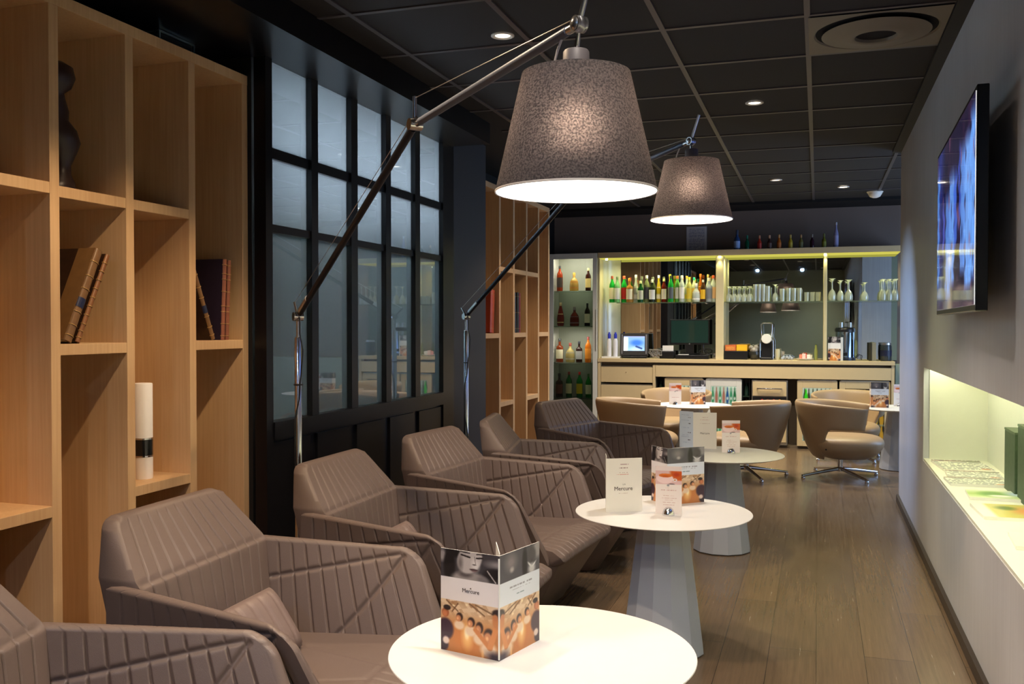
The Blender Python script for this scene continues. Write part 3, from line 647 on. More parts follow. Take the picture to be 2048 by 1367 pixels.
def woman(u, y):
    c = np.tile(col(58, 55, 60), (len(u), 1)); c = mix(c, col(142, 136, 138), ell(u, y, .98, .66, .30, .20, .8)); c = mix(c, col(22, 20, 24), ell(u, y, .95, .28, .26, .28, .4))
    c = mix(c, col(150, 142, 142), ell(u, y, .03, .75, .10, .3, .6)); c = mix(c, col(18, 16, 18), ell(u, y, .15, .40, .12, .7, .35)); c = mix(c, col(20, 18, 20), ell(u, y, .26, .98, .22, .3, .4))
    c = mix(c, col(150, 142, 140), ell(u, y, .50, -.02, .36, .36, .3)); c = mix(c, col(86, 78, 78), ell(u, y, .42, .18, .16, .16, .6))
    c = mix(c, col(186, 178, 176), ell(u, y, .50, .74, .22, .58, .14, -.12)); c = mix(c, col(226, 220, 218), ell(u, y, .60, .56, .10, .34, .9)); c = mix(c, col(120, 112, 110), ell(u, y, .34, .55, .07, .42, .8))
    for (x0, y0, x1, y1, w_) in ((.36, .86, .50, .80, .020), (.62, .80, .72, .83, .018), (.35, .97, .50, .95, .014), (.62, .94, .74, .96, .012)): c = mix(c, col(34, 28, 30), seg(u, y, x0, y0, x1, y1, w_, .5))
    c = mix(c, col(104, 94, 92), seg(u, y, .585, .84, .60, .60, .010, .5) * .6); c = mix(c, col(84, 74, 74), ell(u, y, .58, .555, .045, .03, .5)); c = mix(c, col(70, 48, 52), ell(u, y, .57, .375, .085, .042, .3)); c = mix(c, col(120, 96, 98), ell(u, y, .575, .325, .065, .035, .5))
    c = mix(c, col(196, 190, 190), seg(u, y, .80, .40, .94, .02, .010, .5)); c = mix(c, col(120, 114, 116), ell(u, y, .72, .06, .12, .16, .6)); return c
def blur2(u, y):
    c = np.tile(col(78, 76, 84), (len(u), 1)); c = mix(c, col(128, 120, 122), ell(u, y, .28, .62, .2, .45, .8)); c = mix(c, col(176, 166, 166), ell(u, y, .30, .35, .07, .14, .7))
    c = mix(c, col(26, 24, 28), ell(u, y, .62, .4, .08, .7, .4)); c = mix(c, col(150, 146, 148), ell(u, y, .95, .75, .17, .4, .5)); c = mix(c, col(74, 70, 74), ell(u, y, .80, .62, .13, .38, .4))
    c = mix(c, col(198, 196, 198), ell(u, y, .80, .12, .12, .26, .6)); c = mix(c, col(232, 230, 232), ell(u, y, .74, .30, .03, .16, .8, .4)); c = mix(c, col(226, 224, 228), ell(u, y, .86, .26, .035, .15, .8, -.5)); c = mix(c, col(60, 58, 62), ell(u, y, .80, .42, .035, .10, .7)); return c
def cover(pic, white=(232, 226, 228), flip=False, lines=()):
    def fn(u, v):
        c = np.tile(col(*white), (len(u), 1)); a = v > .73; b = v < .505
        c[a] = pic(u[a], (v[a] - .73) / .27); c[b] = party(u[b], v[b], .505, flip)
        for (x0, x1, y, w, g_) in lines:
            k = (u > x0) & (u < x1) & (np.abs(v - y) < w) & (hash_(u, v * 0, 60, 1, y * 9) > .3); c[k] = g_
        return c
    return fn
def text_card(lines, base=(240, 236, 226)):
    def fn(u, v):
        c = np.tile(col(*base), (len(u), 1))
        for (x0, x1, y, w, g_) in lines:
            k = (u > x0) & (u < x1) & (np.abs(v - y) < w) & (hash_(u, v * 0, 48, 1, y * 9) > .28); c[k] = g_
        return c
    return fn
def tea(u, v):
    c = np.tile(col(240, 230, 226), (len(u), 1)); a = (v > .62) & (v < .90); c[v > .90] = (236, 222, 222)
    y = np.clip((v - .62) / .28, 0, 1); p_ = np.tile(col(226, 190, 190), (len(u), 1)); p_ = mix(p_, col(206, 92, 30), np.clip((u - .5) * 8, 0, 1) * np.clip((y - .25) * 8, 0, 1))
    p_ = mix(p_, col(190, 60, 20), ell(u, y, .8, .75, .15, .2, .6)); p_ = mix(p_, col(244, 216, 216), ell(u, y, .36, .42, .34, .38, .1)); p_ = mix(p_, col(232, 226, 228), ell(u, y, .74, .34, .09, .13, .15)); p_ = mix(p_, col(214, 110, 40), ell(u, y, .74, .34, .04, .06, .3))
    p_ = mix(p_, col(224, 120, 44), ell(u, y, .38, .66, .27, .16, .12)); p_ = mix(p_, col(196, 92, 32), ell(u, y, .38, .60, .2, .08, .6)); p_ = mix(p_, col(70, 50, 60), ell(u, y, .62, .03, .14, .05, .4)); c[a] = p_[a]
    c = mix(c, col(150, 150, 158), ell(u, v, .48, .60, .06, .03, .5))
    for (x0, x1, y_, w) in ((.38, .6, .545, .005), (.22, .78, .50, .009), (.3, .72, .42, .004), (.3, .7, .38, .004), (.24, .8, .33, .004), (.36, .66, .29, .004), (.26, .76, .24, .004), (.3, .72, .19, .004)):
        k = (u > x0) & (u < x1) & (np.abs(v - y_) < w) & (hash_(u, v * 0, 50, 1, y_ * 7) > .3); c[k] = (206, 170, 166)
    return c
INK = mat('brown_ink', (70, 56, 50), .6)
def on_sheet(o, text, size, fx, fz, w, h, name='lettering'):
    lettering(text, size, INK, o, (fx * w, -.0009, fz * h), name=name)
def prism_menu(label, A, B, C_, h, z=.556, group='triangular menu cards on the tables', res=(70, 110), left=woman, right=blur2, white2=(222, 228, 240), flap=False):
    """A left, B front ridge, C right; third leaf closes the back"""
    t = thing('menu_card', label, 'menu card', (B[0], B[1], z), 0, group)
    a = (A[0] - B[0], A[1] - B[1]); c_ = (C_[0] - B[0], C_[1] - B[1])
    w1_, w2_ = math.hypot(*a), math.hypot(*c_)
    l1 = sheet('leaf', a, (0, 0), h, cover(left), t, nx=res[0], nz=res[1]); on_sheet(l1, 'Mercure', w1_ * .085, .52, .60, w1_, h); on_sheet(l1, '\u25b2', w1_ * .03, .52, .64, w1_, h, 'mark')
    l2 = sheet('leaf', (0, 0), c_, h, cover(right, white2, True, [(.25, .8, .655, .009, (150, 150, 162)), (.3, .76, .625, .004, (170, 170, 182)), (.42, .6, .575, .007, (140, 160, 172))]), t, nx=res[0], nz=res[1])
    if flap: sheet('leaf', (0, .004), (-.045, .11), h * 1.02, text_card([], (238, 236, 232)), t, nx=4, nz=4)
    return t
m1 = prism_menu('triangular menu card on the foreground table, black and white photo above a party photo', (-.821, 1.983), (-.667, 1.949), (-.623, 2.112), .234, res=(120, 190), flap=True)
MB().tube([(0, -.003, .004), (0, -.003, .228)], .0022, 8).build('clear_spine', mat('clear_plastic_edge', (235, 235, 235), .15, coat=1), m1, smooth=50)
prism_menu('triangular menu card with photos at the back of the second table, behind the tea card', (-.672, 3.965), (-.590, 3.872), (-.453, 3.992), .234)
prism_menu('small triangular photo menu card on the pale table between the swivel chairs', (-1.155, 8.95), (-1.135, 8.90), (-1.006, 8.954), .228, res=(40, 60))
prism_menu('triangular photo menu card on the table behind the end of the right wall', (.452, 9.15), (.462, 9.09), (.612, 9.088), .228, res=(40, 60))
LN = [(.40, .62, .885, .006, (190, 160, 160)), (.36, .60, .82, .007, (150, 120, 116)), (.36, .60, .73, .006, (170, 120, 116)), (.30, .64, .70, .005, (214, 110, 100)), (.34, .6, .345, .004, (190, 170, 160))]
t = thing('menu_card', 'plain cream menu card standing at the left of the second table', 'menu card', (-.799, 3.645, .556), 0, 'cream menu cards with brown lettering')
o = sheet('leaf', (0, 0), (.131, .075), .214, text_card(LN), t, nx=90, nz=120); on_sheet(o, 'Mercure', .0225, .48, .40, .151, .214); on_sheet(o, 'L A', .008, .5, .50, .151, .214)
sheet('leaf', (-.022, .09), (0, .003), .222, text_card([], (226, 222, 212)), t, nx=4, nz=4)
t = thing('menu_card', 'cream folded menu card on the third table with a list page beside its cover', 'menu card', (-.716, 5.717, .556), 0, 'cream menu cards with brown lettering')
o = sheet('leaf', (0, 0), (.138, .020), .218, text_card([(.38, .64, .87, .006, (200, 160, 160)), (.3, .7, .80, .006, (214, 180, 170)), (.3, .7, .70, .006, (200, 180, 170))]), t, nx=60, nz=90); on_sheet(o, 'Mercure', .0165, .5, .40, .139, .218)
LL = [(.62, .82, z_, .009, (70, 66, 80)) for z_ in (.83, .67, .42, .22)] + [(.15, .7, z_, .004, (160, 180, 205)) for z_ in (.9, .75, .6, .55, .5, .35, .3, .15)]
sheet('leaf', (-.088, .045), (0, 0), .222, text_card(LL, (214, 226, 240)), t, nx=50, nz=90)
t = thing('menu_card', 'pale blue sheet leaning behind the folded menu card on the third table', 'menu card', (-.795, 5.80, .556), 0)
sheet('leaf', (0, 0), (.07, .0), .20, text_card([], (204, 220, 240)), t, nx=4, nz=4, tilt=R(-6))
def tea_card(label, A, B, h=.188, res=(60, 100), clip=True, z=.556):
    t = thing('tea_card', label, 'advertising card', (A[0], A[1], z), 0, 'small cards with a teacup photo in a chrome ball holder')
    d = (B[0] - A[0], B[1] - A[1]); n_ = Vector((d[1], -d[0])).normalized(); L = math.hypot(*d)
    sheet('card', (0, 0, .004), (d[0], d[1]), h, tea, t, nx=res[0], nz=res[1], thick=.001)
    c = (d[0] * .5 + n_.x * .004, d[1] * .5 + n_.y * .004)
    m_ = MB().lathe([(.024, 0), (.0245, .004), (.023, .012), (.018, .024), (.009, .032), (.001, .0335)], 24, c=(c[0], c[1], 0)); m_.build('chrome_holder', CHROME, t, smooth=60)
    return t
tea_card('small tea card in a chrome ball holder at the front of the second table', (-.605, 3.668), (-.503, 3.672))
tea_card('small tea card in a chrome ball holder on the third table', (-.528, 5.545), (-.428, 5.575))
tea_card('small tea card on the pale table between the swivel chairs', (-1.326, 8.80), (-1.216, 8.83), .2, (30, 50))
tea_card('small tea card beside the wall end on the right rear table', (.665, 9.25), (.765, 9.26), .2, (30, 50))

# ============================================================ FLOOR LAMPS
def floor_lamp(label, base, joint, elbow, head, shade, watt):
    t = thing('floor_lamp', label, 'floor lamp', (base[0], base[1], 0), 0, 'articulated floor lamps with grey felt shades')
    L = lambda p: Vector((p[0] - base[0], p[1] - base[1], p[2]))
    J, E_, H_, S_ = L(joint), L(elbow), L(head), L(shade)
    MB().lathe([(.165, 0), (.165, .008), (.160, .012), (.02, .014), (.018, .03)], 56).build('base', ALU, t, smooth=35)
    MB().lathe([(.0145, .014), (.0145, J.z - .09), (.0125, J.z - .085)], 24).build('pole', CHROME, t, smooth=40)
    MB().lathe([(.007, J.z - .09), (.007, J.z - .02), (.012, J.z - .015), (.012, J.z + .005)], 16).build('pole_neck', CHROME, t, smooth=40)
    d1 = (E_ - J).normalized(); d2 = (H_ - E_).normalized(); up = Vector((0, 0, 1)); side = d1.cross(up).normalized(); n1 = side.cross(d1).normalized(); n2 = side.cross(d2).normalized()
    MB().tube([J + d1 * .03, E_ - d1 * .02], .0125, 16).build('lower_arm', BLKMETAL, t, smooth=40)
    MB().tube([E_ + d2 * .04, H_ - d2 * .045], .0115, 16).build('upper_arm', mat('grey_anodised_arm', (92, 98, 114), .4, .3), t, smooth=40)
    MB().tube([J + d1 * .05 + n1 * .003, J + d1 * .16 + n1 * .003], .0145, 14).build('arm_sleeve', ALU, t, smooth=40)
    j = MB().tube([J - side * .02, J + side * .02], .019, 18); j.tube([J, J - d1 * .0 + n1 * .075 - d1 * .02], .005, 8); j.tube([J, J + d1 * .05], .009, 10); j.build('lower_joint', CHROME, t, smooth=50)
    j = MB().tube([E_ - side * .02, E_ + side * .02], .018, 18); j.tube([E_, E_ + up * .085], .0065, 10); j.tube([E_, E_ + d2 * .05], .010, 10); j.tube([E_ - d1 * .03 + n1 * .015, E_ + d2 * .02 + n1 * .02], .006, 8); j.build('elbow_joint', CHROME, t, smooth=50)
    j = MB().tube([H_ - side * .013, H_ + side * .013], .018, 22); j.ball(H_, .0195, 14); j.tube([H_ - d2 * .06, H_ + d2 * .0], .010, 12); j.build('head_joint', ALU, t, smooth=50)
    MB().tube([J + n1 * .072 - d1 * .018, E_ - d1 * .02 + n1 * .035], .0012, 6).tube([E_ + up * .08, H_ + n2 * .018 - d2 * .02], .0012, 6).build('tension_wire', ALU, t)
    rod = H_ + (side * -.0 + d2 * .05 + up * .10)
    MB().tube([H_, rod], .006, 12).build('handle_rod', ALU, t, smooth=50)
    top = S_.z + .262
    MB().tube([H_ - up * .01, Vector((S_.x, S_.y, top + .045))], .0045, 12, .007).build('shade_stem', CHROME, t, smooth=50)
    MB().lathe([(.030, top - .004), (.0305, top + .004), (.029, top + .048), (.026, top + .052)], 28, c=(S_.x, S_.y, 0)).build('shade_cap', mat('grey_cap', (104, 98, 100), .5), t, smooth=40)
    sh = MB().lathe([(.180, 0), (.120, .262), (.03, .263)], 72, c=(S_.x, S_.y, S_.z), cap=False).build('shade', SHADE, t, smooth=50)
    MB().lathe([(.1775, .001), (.1180, .259), (.03, .260)], 72, c=(S_.x, S_.y, S_.z), cap=False).build('shade_lining', lining_mat(), t, smooth=50)
    MB().lathe([(.1802, 0), (.1808, .003), (.1802, .005)], 72, c=(S_.x, S_.y, S_.z), cap=False).build('shade_rim', mat('pale_rim', (220, 214, 208), .5), t, smooth=50)
    MB().ball((S_.x, S_.y, S_.z + .145), .030, 16).build('light_bulb', emission('lamp_bulb', (255, 246, 232), 60), t, smooth=60)
    cb = [H_ - d2 * .07 - n2 * .008, H_ - d2 * .09 - n2 * .03, H_ - d2 * .115 - n2 * .07, Vector((S_.x, S_.y, 0)) - Vector((d2.x, d2.y, 0)).normalized() * .07 + up * (top + .012), Vector((S_.x, S_.y, top)) - Vector((d2.x, d2.y, 0)).normalized() * .062]
    MB().tube(cb, .003, 8).build('shade_cable', mat('clear_cable', (212, 206, 204), .4), t, smooth=60)
    cb = [J + d1 * .02 - n1 * .012, J + Vector((.02, -.02, -.07)), J + Vector((.035, -.02, -.14)), J + Vector((.028, -.02, -.21)), J + Vector((.016, -.012, -.28)), J + Vector((.014, -.014, -.34)), J + Vector((-.005, -.018, -.42)), J + Vector((-.004, -.018, -.6)), J + Vector((.016, -.014, -.72)), J + Vector((.02, -.01, -.95)), Vector((.03, -.02, .03))]
    MB().tube(cb, .003, 8).build('pole_cable', DARKPL, t, smooth=60)
    ties = MB()
    for z in (J.z - .285, J.z - .74): ties.lathe([(.019, z), (.019, z + .006)], 16)
    ties.build('cable_tie', DARKPL, t)
    lamp('bulb', 'POINT', (S_.x, S_.y, S_.z + .145), watt, WARM, t, .036)
    return t
floor_lamp('tall articulated floor lamp with its large grey shade over the foreground table', (-2.05, 3.41), (-2.05, 3.41, 1.337), (-1.159, 2.60, 1.905), (-.50, 2.0, 1.958), (-.512, 2.021, 1.594), 105)
floor_lamp('tall articulated floor lamp further back, its shade hanging before the bar', (-2.05, 5.36), (-2.05, 5.36, 1.355), (-1.21, 4.715, 1.988), (-.54, 4.20, 2.116), (-.537, 4.201, 1.767), 110)
floor_lamp('added tall articulated floor lamp out of view behind the viewer', (-2.05, 1.1), (-2.05, 1.1, 1.337), (-1.5, .35, 1.905), (-1.05, -.25, 1.958), (-1.05, -.25, 1.594), 105)  # third lamp, unseen, added because the near end needs light

# ============================================================ SWIVEL TUB CHAIRS
def swivel_chair(label, x, y, rz):
    t = thing('swivel_chair', label, 'swivel chair', (x, y, 0), rz, 'tan leather swivel tub chairs by the bar')
    n, m = 64, 26; A = []; B = []
    for i in range(n):
        ph = -1 + 2 * i / (n - 1); a = math.pi + ph * R(122); k = abs(ph)
        top = .655 - .045 * k ** 2
        # lower edge rises from the hub at the back to the arm wings at the sides
        e = min(1, max(0, (k - .40) / .22)); e = e * e * (3 - 2 * e); lo = .16 + (.425 - .16) * e
        for j in range(m):
            q = j / (m - 1); z = lo + (top - lo) * q
            rz_ = .17 + .175 * min(1, max(0, (z - .15) / .50)) ** .55
            cx = .02; rx = rz_ * 1.12; ry = rz_ * 1.0
            if math.cos(a) > 0: rx *= 1.05
            ct, st = math.cos(a), math.sin(a)
            th_ = .020 * (1 - abs(2 * q - 1) ** 6) ** .5 * (1 - (k ** 14)) ** .5
            px, py = cx + rx * ct * (1 - .0 * k), ry * st
            A.append((px + th_ * ct, py + th_ * st, z)); B.append((px - th_ * ct, py - th_ * st, z))
    N = len(A); fs = []
    for i in range(n - 1):
        for j in range(m - 1):
            a = i * m + j; fs.append((a, a + m, a + m + 1, a + 1)); fs.append((N + a + 1, N + a + m + 1, N + a + m, N + a))
    for i in range(n - 1):
        for j in (0, m - 1): a = i * m + j; fs.append((a, a + m, N + a + m, N + a))
    for i in (0, n - 1):
        for j in range(m - 1): a = i * m + j; fs.append((a, a + 1, N + a + 1, N + a))
    MB().add(A + B, fs).build('shell', TAN, t, smooth=70)
    s = MB(); n2, m2 = 56, 24; vs = []; fs = []
    for i in range(m2):
        v = -math.pi / 2 + math.pi * i / (m2 - 1); cz = math.sin(v); cr = max(0.0005, math.cos(v)) ** .42
        for k in range(n2):
            a = 2 * math.pi * k / n2; c_, s_ = math.cos(a), math.sin(a); p_ = .78
            X = .30 * math.copysign(abs(c_) ** p_, c_) * cr; Y = .285 * math.copysign(abs(s_) ** p_, s_) * cr
            Z = .295 + (.075 if cz > 0 else .135) * math.copysign(abs(cz) ** .8, cz)
            if cz < 0: X *= 1 + .22 * cz; Y *= 1 + .22 * cz
            vs.append((.055 + X, Y, Z))
    for i in range(m2 - 1):
        for k in range(n2): fs.append((i * n2 + k, i * n2 + (k + 1) % n2, (i + 1) * n2 + (k + 1) % n2, (i + 1) * n2 + k))
    fs += [tuple(range(n2 - 1, -1, -1)), tuple(range((m2 - 1) * n2, m2 * n2))]
    s.add(vs, fs).build('seat', TAN, t, smooth=60)
    MB().lathe([(.032, .05), (.032, .075), (.022, .085), (.021, .19), (.06, .205)], 24).build('pole', CHROME, t, smooth=40)
    for k in range(4):
        a = R(38 + 90 * k); c_, s_ = math.cos(a), math.sin(a)
        MB().tube([(.02 * c_, .02 * s_, .072), (.18 * c_, .18 * s_, .052), (.37 * c_, .37 * s_, .026)], .017, 10, .011).build('leg', CHROME, t, smooth=50)
        MB().lathe([(.016, 0), (.018, .004), (.016, .016), (.010, .022)], 14, c=(.362 * c_, .362 * s_, 0)).build('foot_pad', CHROME, t, smooth=50)
    MB().lathe([(.007, .0), (.007, .002)], 12, M=Matrix.Translation((-.10, -.255, .26)) @ Matrix.Rotation(R(90), 4, 'X')).build('stud', DARKPL, t)
    return t
sc_ = swivel_chair('tan swivel tub chair in side view nearest the right wall end', .187, 8.50, R(-4))
dup(sc_, (-.585, 8.32, 0), R(166), 'tan swivel tub chair seen from behind right of the third table')
dup(sc_, (-1.52, 8.24, 0), R(14), 'tan swivel tub chair behind the rear armchair, left of the pale round table')
dup(sc_, (-1.36, 9.50, 0), R(-88), 'tan swivel tub chair facing the viewer behind the pale round table')
dup(sc_, (.29, 9.69, 0), R(-90), 'tan swivel tub chair facing the viewer behind the side-on swivel chair')

# ============================================================ BAR
YF = 10.25
ct = tag(MB().box(-2.345, .748, YF, 10.60, .893, .932).build('countertop', BEIGE, bevel=.002), 'long beige bar counter slab under the bottle shelf', 'countertop')
b = thing('bar_cabinet', 'beige bar base unit with drawers at its left end and a long plain front board', 'cabinet', (-2.33, 10.29, 0))
ox, oy = 2.33, -10.29
def bb_(x0, x1, y0, y1, z0, z1): return MB().box(x0 + ox, x1 + ox, y0 + oy, y1 + oy, z0, z1)
bb_(-2.345, -2.315, 10.26, 10.6, .0, .892).build('side_panel', BEIGE, b); bb_(.715, .745, 10.27, 10.6, 0, .892).build('side_panel', BEIGE, b)
bb_(-1.728, -1.70, 10.27, 10.6, 0, .865).build('side_panel', BEIGE, b)
bb_(-2.31, .71, 10.33, 10.6, .735, .892).build('shadow_gap', BEIGED, b)
bb_(-1.697, .713, 10.27, 10.329, .738, .865).build('front_board', BEIGE, b, bevel=.001)
for z0, z1 in ((.668, .838), (.05, .636)):
    d = bb_(-2.31, -1.731, 10.275, 10.329, z0, z1).build('drawer', BEIGE, b, bevel=.001)
    if z0 > .5: bb_(-2.03, -2.022, 10.268, 10.275, .778, .786).build('lock', CHROME, d)
    bb_(-2.31, -1.731, 10.29, 10.33, z1, z1 + .012).build('grip_rail', mat('grip_rail_grey', (150, 148, 140), .3, .7), d)
bb_(-2.31, .71, 10.55, 10.6, 0, .735).build('back_board', BEIGED, b); bb_(-2.31, .71, 10.34, 10.55, 0, .02).build('base_board', BEIGED, b)

random.seed(3)
def goods(kind):
    def fn(u, v):
        c = np.tile(col(214, 224, 206) if kind < 2 else col(30, 26, 20), (len(u), 1))
        rr = random.Random(kind * 5 + 1)
        pal = [[(40, 120, 70), (30, 90, 150), (240, 250, 240), (70, 160, 110), (190, 120, 100), (20, 110, 170)], [(40, 60, 30), (20, 30, 20), (60, 60, 50), (80, 110, 50)], [(200, 150, 40), (160, 120, 30), (220, 180, 60)]][min(kind, 2)]
        for row_ in range(3):
            for k in range(7):
                cc = rr.choice(pal); x = (k + .5) / 7; y0 = row_ / 3
                c = mix(c, col(*cc), ell(u, v, x, y0 + .11, .062, .16, .25)); c = mix(c, col(*cc), ell(u, v, x, y0 + .24, .024, .1, .3))
                c = mix(c, col(240, 236, 220), ell(u, v, x, y0 + .10, .04, .035, .3) * (rr.random() > .4))
            c = mix(c, col(150, 165, 155), np.clip(1 - np.abs(v - row_ / 3) * 60, 0, 1))
        if kind == 1: c = mix(c, col(60, 230, 40), ell(u, v, .12, .80, .075, .13, .3)); c = mix(c, col(60, 230, 40), ell(u, v, .12, .93, .03, .06, .3))
        if kind == 2: c = mix(c, col(50, 225, 40), ell(u, v, .62, .42, .07, .12, .3))
        return c
    return fn
def fridge(label, x0, x1, kind, lit, handle=False):
    t = thing('bar_fridge', label, 'fridge', (x0, 10.30, .03), 0, 'under-counter fridges and machines'); w = x1 - x0; H_ = .69
    MB().box(0, w, .02, .24, 0, H_).build('body', STEEL, t)
    fw = .055
    MB().box(0, fw, -.01, .019, 0, H_).box(w - fw, w, -.01, .019, 0, H_).box(fw, w - fw, -.01, .019, 0, fw).box(fw, w - fw, -.01, .019, H_ - fw - .02, H_).build('door_frame', BEIGE if not lit else CABMETAL, t, bevel=.002)
    painted('contents', w - 2 * fw, H_ - 2 * fw - .02, goods(kind), GOODS_GLOW, t, (fw, .012, fw), 0, 50, 60)
    MB().box(fw, w - fw, -.004, -.001, fw, H_ - fw - .02).build('door_glass', CLEAR, t)
    MB().box(.01, w - .01, -.006, .01, H_ + .001, H_ + .008).build('trim_rail', ALU, t)
    return t
fridge('left bar fridge with its door behind the small tea card table', -1.60, -1.18, 1, False)
fridge('brightly lit glass door fridge of green and blue bottles, in the middle of the bar', -1.155, -.775, 0, True)
fridge('dark bar fridge with a bright green bottle behind the swivel chairs', -.205, .195, 1, False)
fridge('right bar fridge with yellow goods behind the far swivel chair', .215, .708, 2, False)
for (x0, x1, l) in ((-1.692, -1.61, 'narrow dark slot of bottles left of the bar fridges'), (-.768, -.69, 'narrow dark slot of bottles beside the lit fridge')):
    t = thing('bottle_rack', l, 'bottle rack', (x0, 10.31, .03), 0); w = x1 - x0
    MB().box(0, .006, 0, .2, 0, .69).box(w - .006, w, 0, .2, 0, .69).box(.006, w - .006, .19, .2, 0, .69).build('side_panel', DARKPL, t)
    for k, c in enumerate(((40, 60, 40), (90, 70, 30), (60, 40, 30), (30, 50, 40))):
        MB().lathe([(.024, 0), (.024, .085), (.010, .11), (.010, .135)], 12, c=(w / 2, .05, .02 + k * .165)).box(.006, w - .006, .01, .19, .008 + k * .165, .0195 + k * .165).build('rack_bottle', mat('rack_glass%d' % k, c, .15), t, smooth=50)
t = thing('ice_machine', 'under-counter steel machine with a bar handle and red knobs', 'machine', (-.672, 10.30, .03)); w = .37
MB().box(0, w, 0, .24, 0, .69).build('body', STEEL, t, bevel=.004)
MB().box(.012, w - .012, -.012, -.0005, .52, .675).build('upper_door', BEIGE, t, bevel=.003); MB().box(.012, w - .012, -.012, -.0005, .03, .43).build('lower_door', BEIGE, t, bevel=.003)
MB().box(.012, w - .012, -.012, -.0005, .436, .512).build('control_strip', DARKPL, t)
MB().tube([(.06, -.013, .60), (.06, -.045, .60), (w - .06, -.045, .60), (w - .06, -.013, .60)], .008, 10).build('bar_handle', CHROME, t, smooth=60)
for k, c in enumerate(((200, 40, 50), (120, 40, 40), (210, 40, 50), (230, 140, 50))):
    MB().lathe([(.013, 0), (.012, .012)], 16, M=Matrix.Translation((.11 + .06 * k, -.0125, .475)) @ Matrix.Rotation(R(90), 4, 'X')).build('knob', mat('knob%d' % k, c, .3), t, smooth=40)

# shelving over the counter
t = thing('back_bar_shelving', 'tall beige back bar surround with lit top board and upright dividers', 'shelving', (-2.345, YF, 0)); ox, oy = 2.345, -YF
bb_(-2.345, .80, YF, 10.615, 2.052, 2.113).build('top_board', BEIGE, t, bevel=.002)
bb_(-2.33, .79, 10.262, 10.60, 2.048, 2.0515).build('light_panel', emission('bar_light_panel', (214, 206, 90), .75), t)
pil = mat('divider_beige', (206, 192, 150), .35)
bb_(-1.052, -.968, 10.29, 10.6, .932, 2.047).build('divider', pil, t, bevel=.004)
bb_(.052, .088, 10.29, 10.6, .932, 2.047).build('divider', pil, t, bevel=.004)
bb_(-2.345, -2.325, 10.27, 10.6, .932, 2.047).build('divider', pil, t, bevel=.004)
cv = MB(); vs = []; fs = []
for k in range(13):
    a = R(90) * k / 12; x = -2.325 + .17 * (1 - math.cos(a)); y = 10.44 + .16 * math.sin(a); vs += [(x + ox, y + oy, .932), (x + ox, y + oy, 2.047)]
for k in range(12): fs.append((2 * k, 2 * k + 2, 2 * k + 3, 2 * k + 1))
cv.add(vs, fs).build('curved_end_panel', mat('satin_pale_panel', (206, 206, 196), .3, .2), t, smooth=60)
for x in (-2.25, -1.01, .068):
    bl = bb_(x - .012, x + .012, 10.272, 10.284, 2.03, 2.047).build('spot', emission('bar_spot', (255, 255, 190), 14), t)
    lamp('spot_beam', 'SPOT', (x + ox, 10.262 + oy, 2.03), 2.2, YEL, t, .01, (0, .10, -1), 70, .8)
mr = tag(MB().box(-2.15, .79, 10.604, 10.615, .934, 2.047).build('bar_mirror', MIRROR), 'large mirror covering the wall behind the bottles and glasses', 'mirror')
gs = thing('glass_shelf', 'long green-edged glass shelf carrying the bottles and glasses', 'shelf', (-2.32, 10.33, 1.548))
for (x0, x1) in ((-2.15, -1.055), (-.965, .049), (.091, .80)): MB().box(x0 + 2.32, x1 + 2.32, 0, .265, 0, .009).build('shelf_pane', SHELFG, gs)
for k in range(8): lamp('shelf_fill', 'SPOT', (.25 + .40 * k, .10, 2.044), 9.0, YEL, t, .012, (0, .12, -1), 150, 1.0)  # bodiless lamps added to strengthen the light panel's glow on the shelf
struct(MB().box(.76, 2.4, 10.36, 10.615, 0, .90).build('wall_bar_side', WALLGR))

# ============================================================ BOTTLES
GL = {}
def bglass(c, tr=.55):
    k = ('bottle_glass', c, tr)
    if k not in GL: GL[k] = mat('bottle_glass_%d' % len(GL), c, .06, trans=tr, ior=1.3, spec=.6)
    return GL[k]
SHAPES = {
 'round': [(.001, 0), (.036, .001), (.0375, .006), (.0375, .185), (.034, .21), (.018, .240), (.0135, .255), (.013, .285)],
 'square': [(.001, 0), (.040, .001), (.041, .006), (.041, .155), (.038, .175), (.017, .19), (.014, .20), (.014, .245)],
 'slim': [(.001, 0), (.030, .001), (.031, .006), (.031, .17), (.026, .20), (.014, .245), (.012, .26), (.012, .31)],
 'flask': [(.001, 0), (.046, .001), (.050, .01), (.050, .07), (.044, .11), (.024, .14), (.014, .15), (.014, .185)],
 'mini': [(.001, 0), (.024, .001), (.0245, .005), (.0245, .075), (.020, .09), (.011, .105), (.010, .11), (.010, .135)],
 'dimple': [(.001, 0), (.030, .001), (.036, .02), (.038, .08), (.030, .13), (.020, .18), (.014, .20), (.013, .225)]}
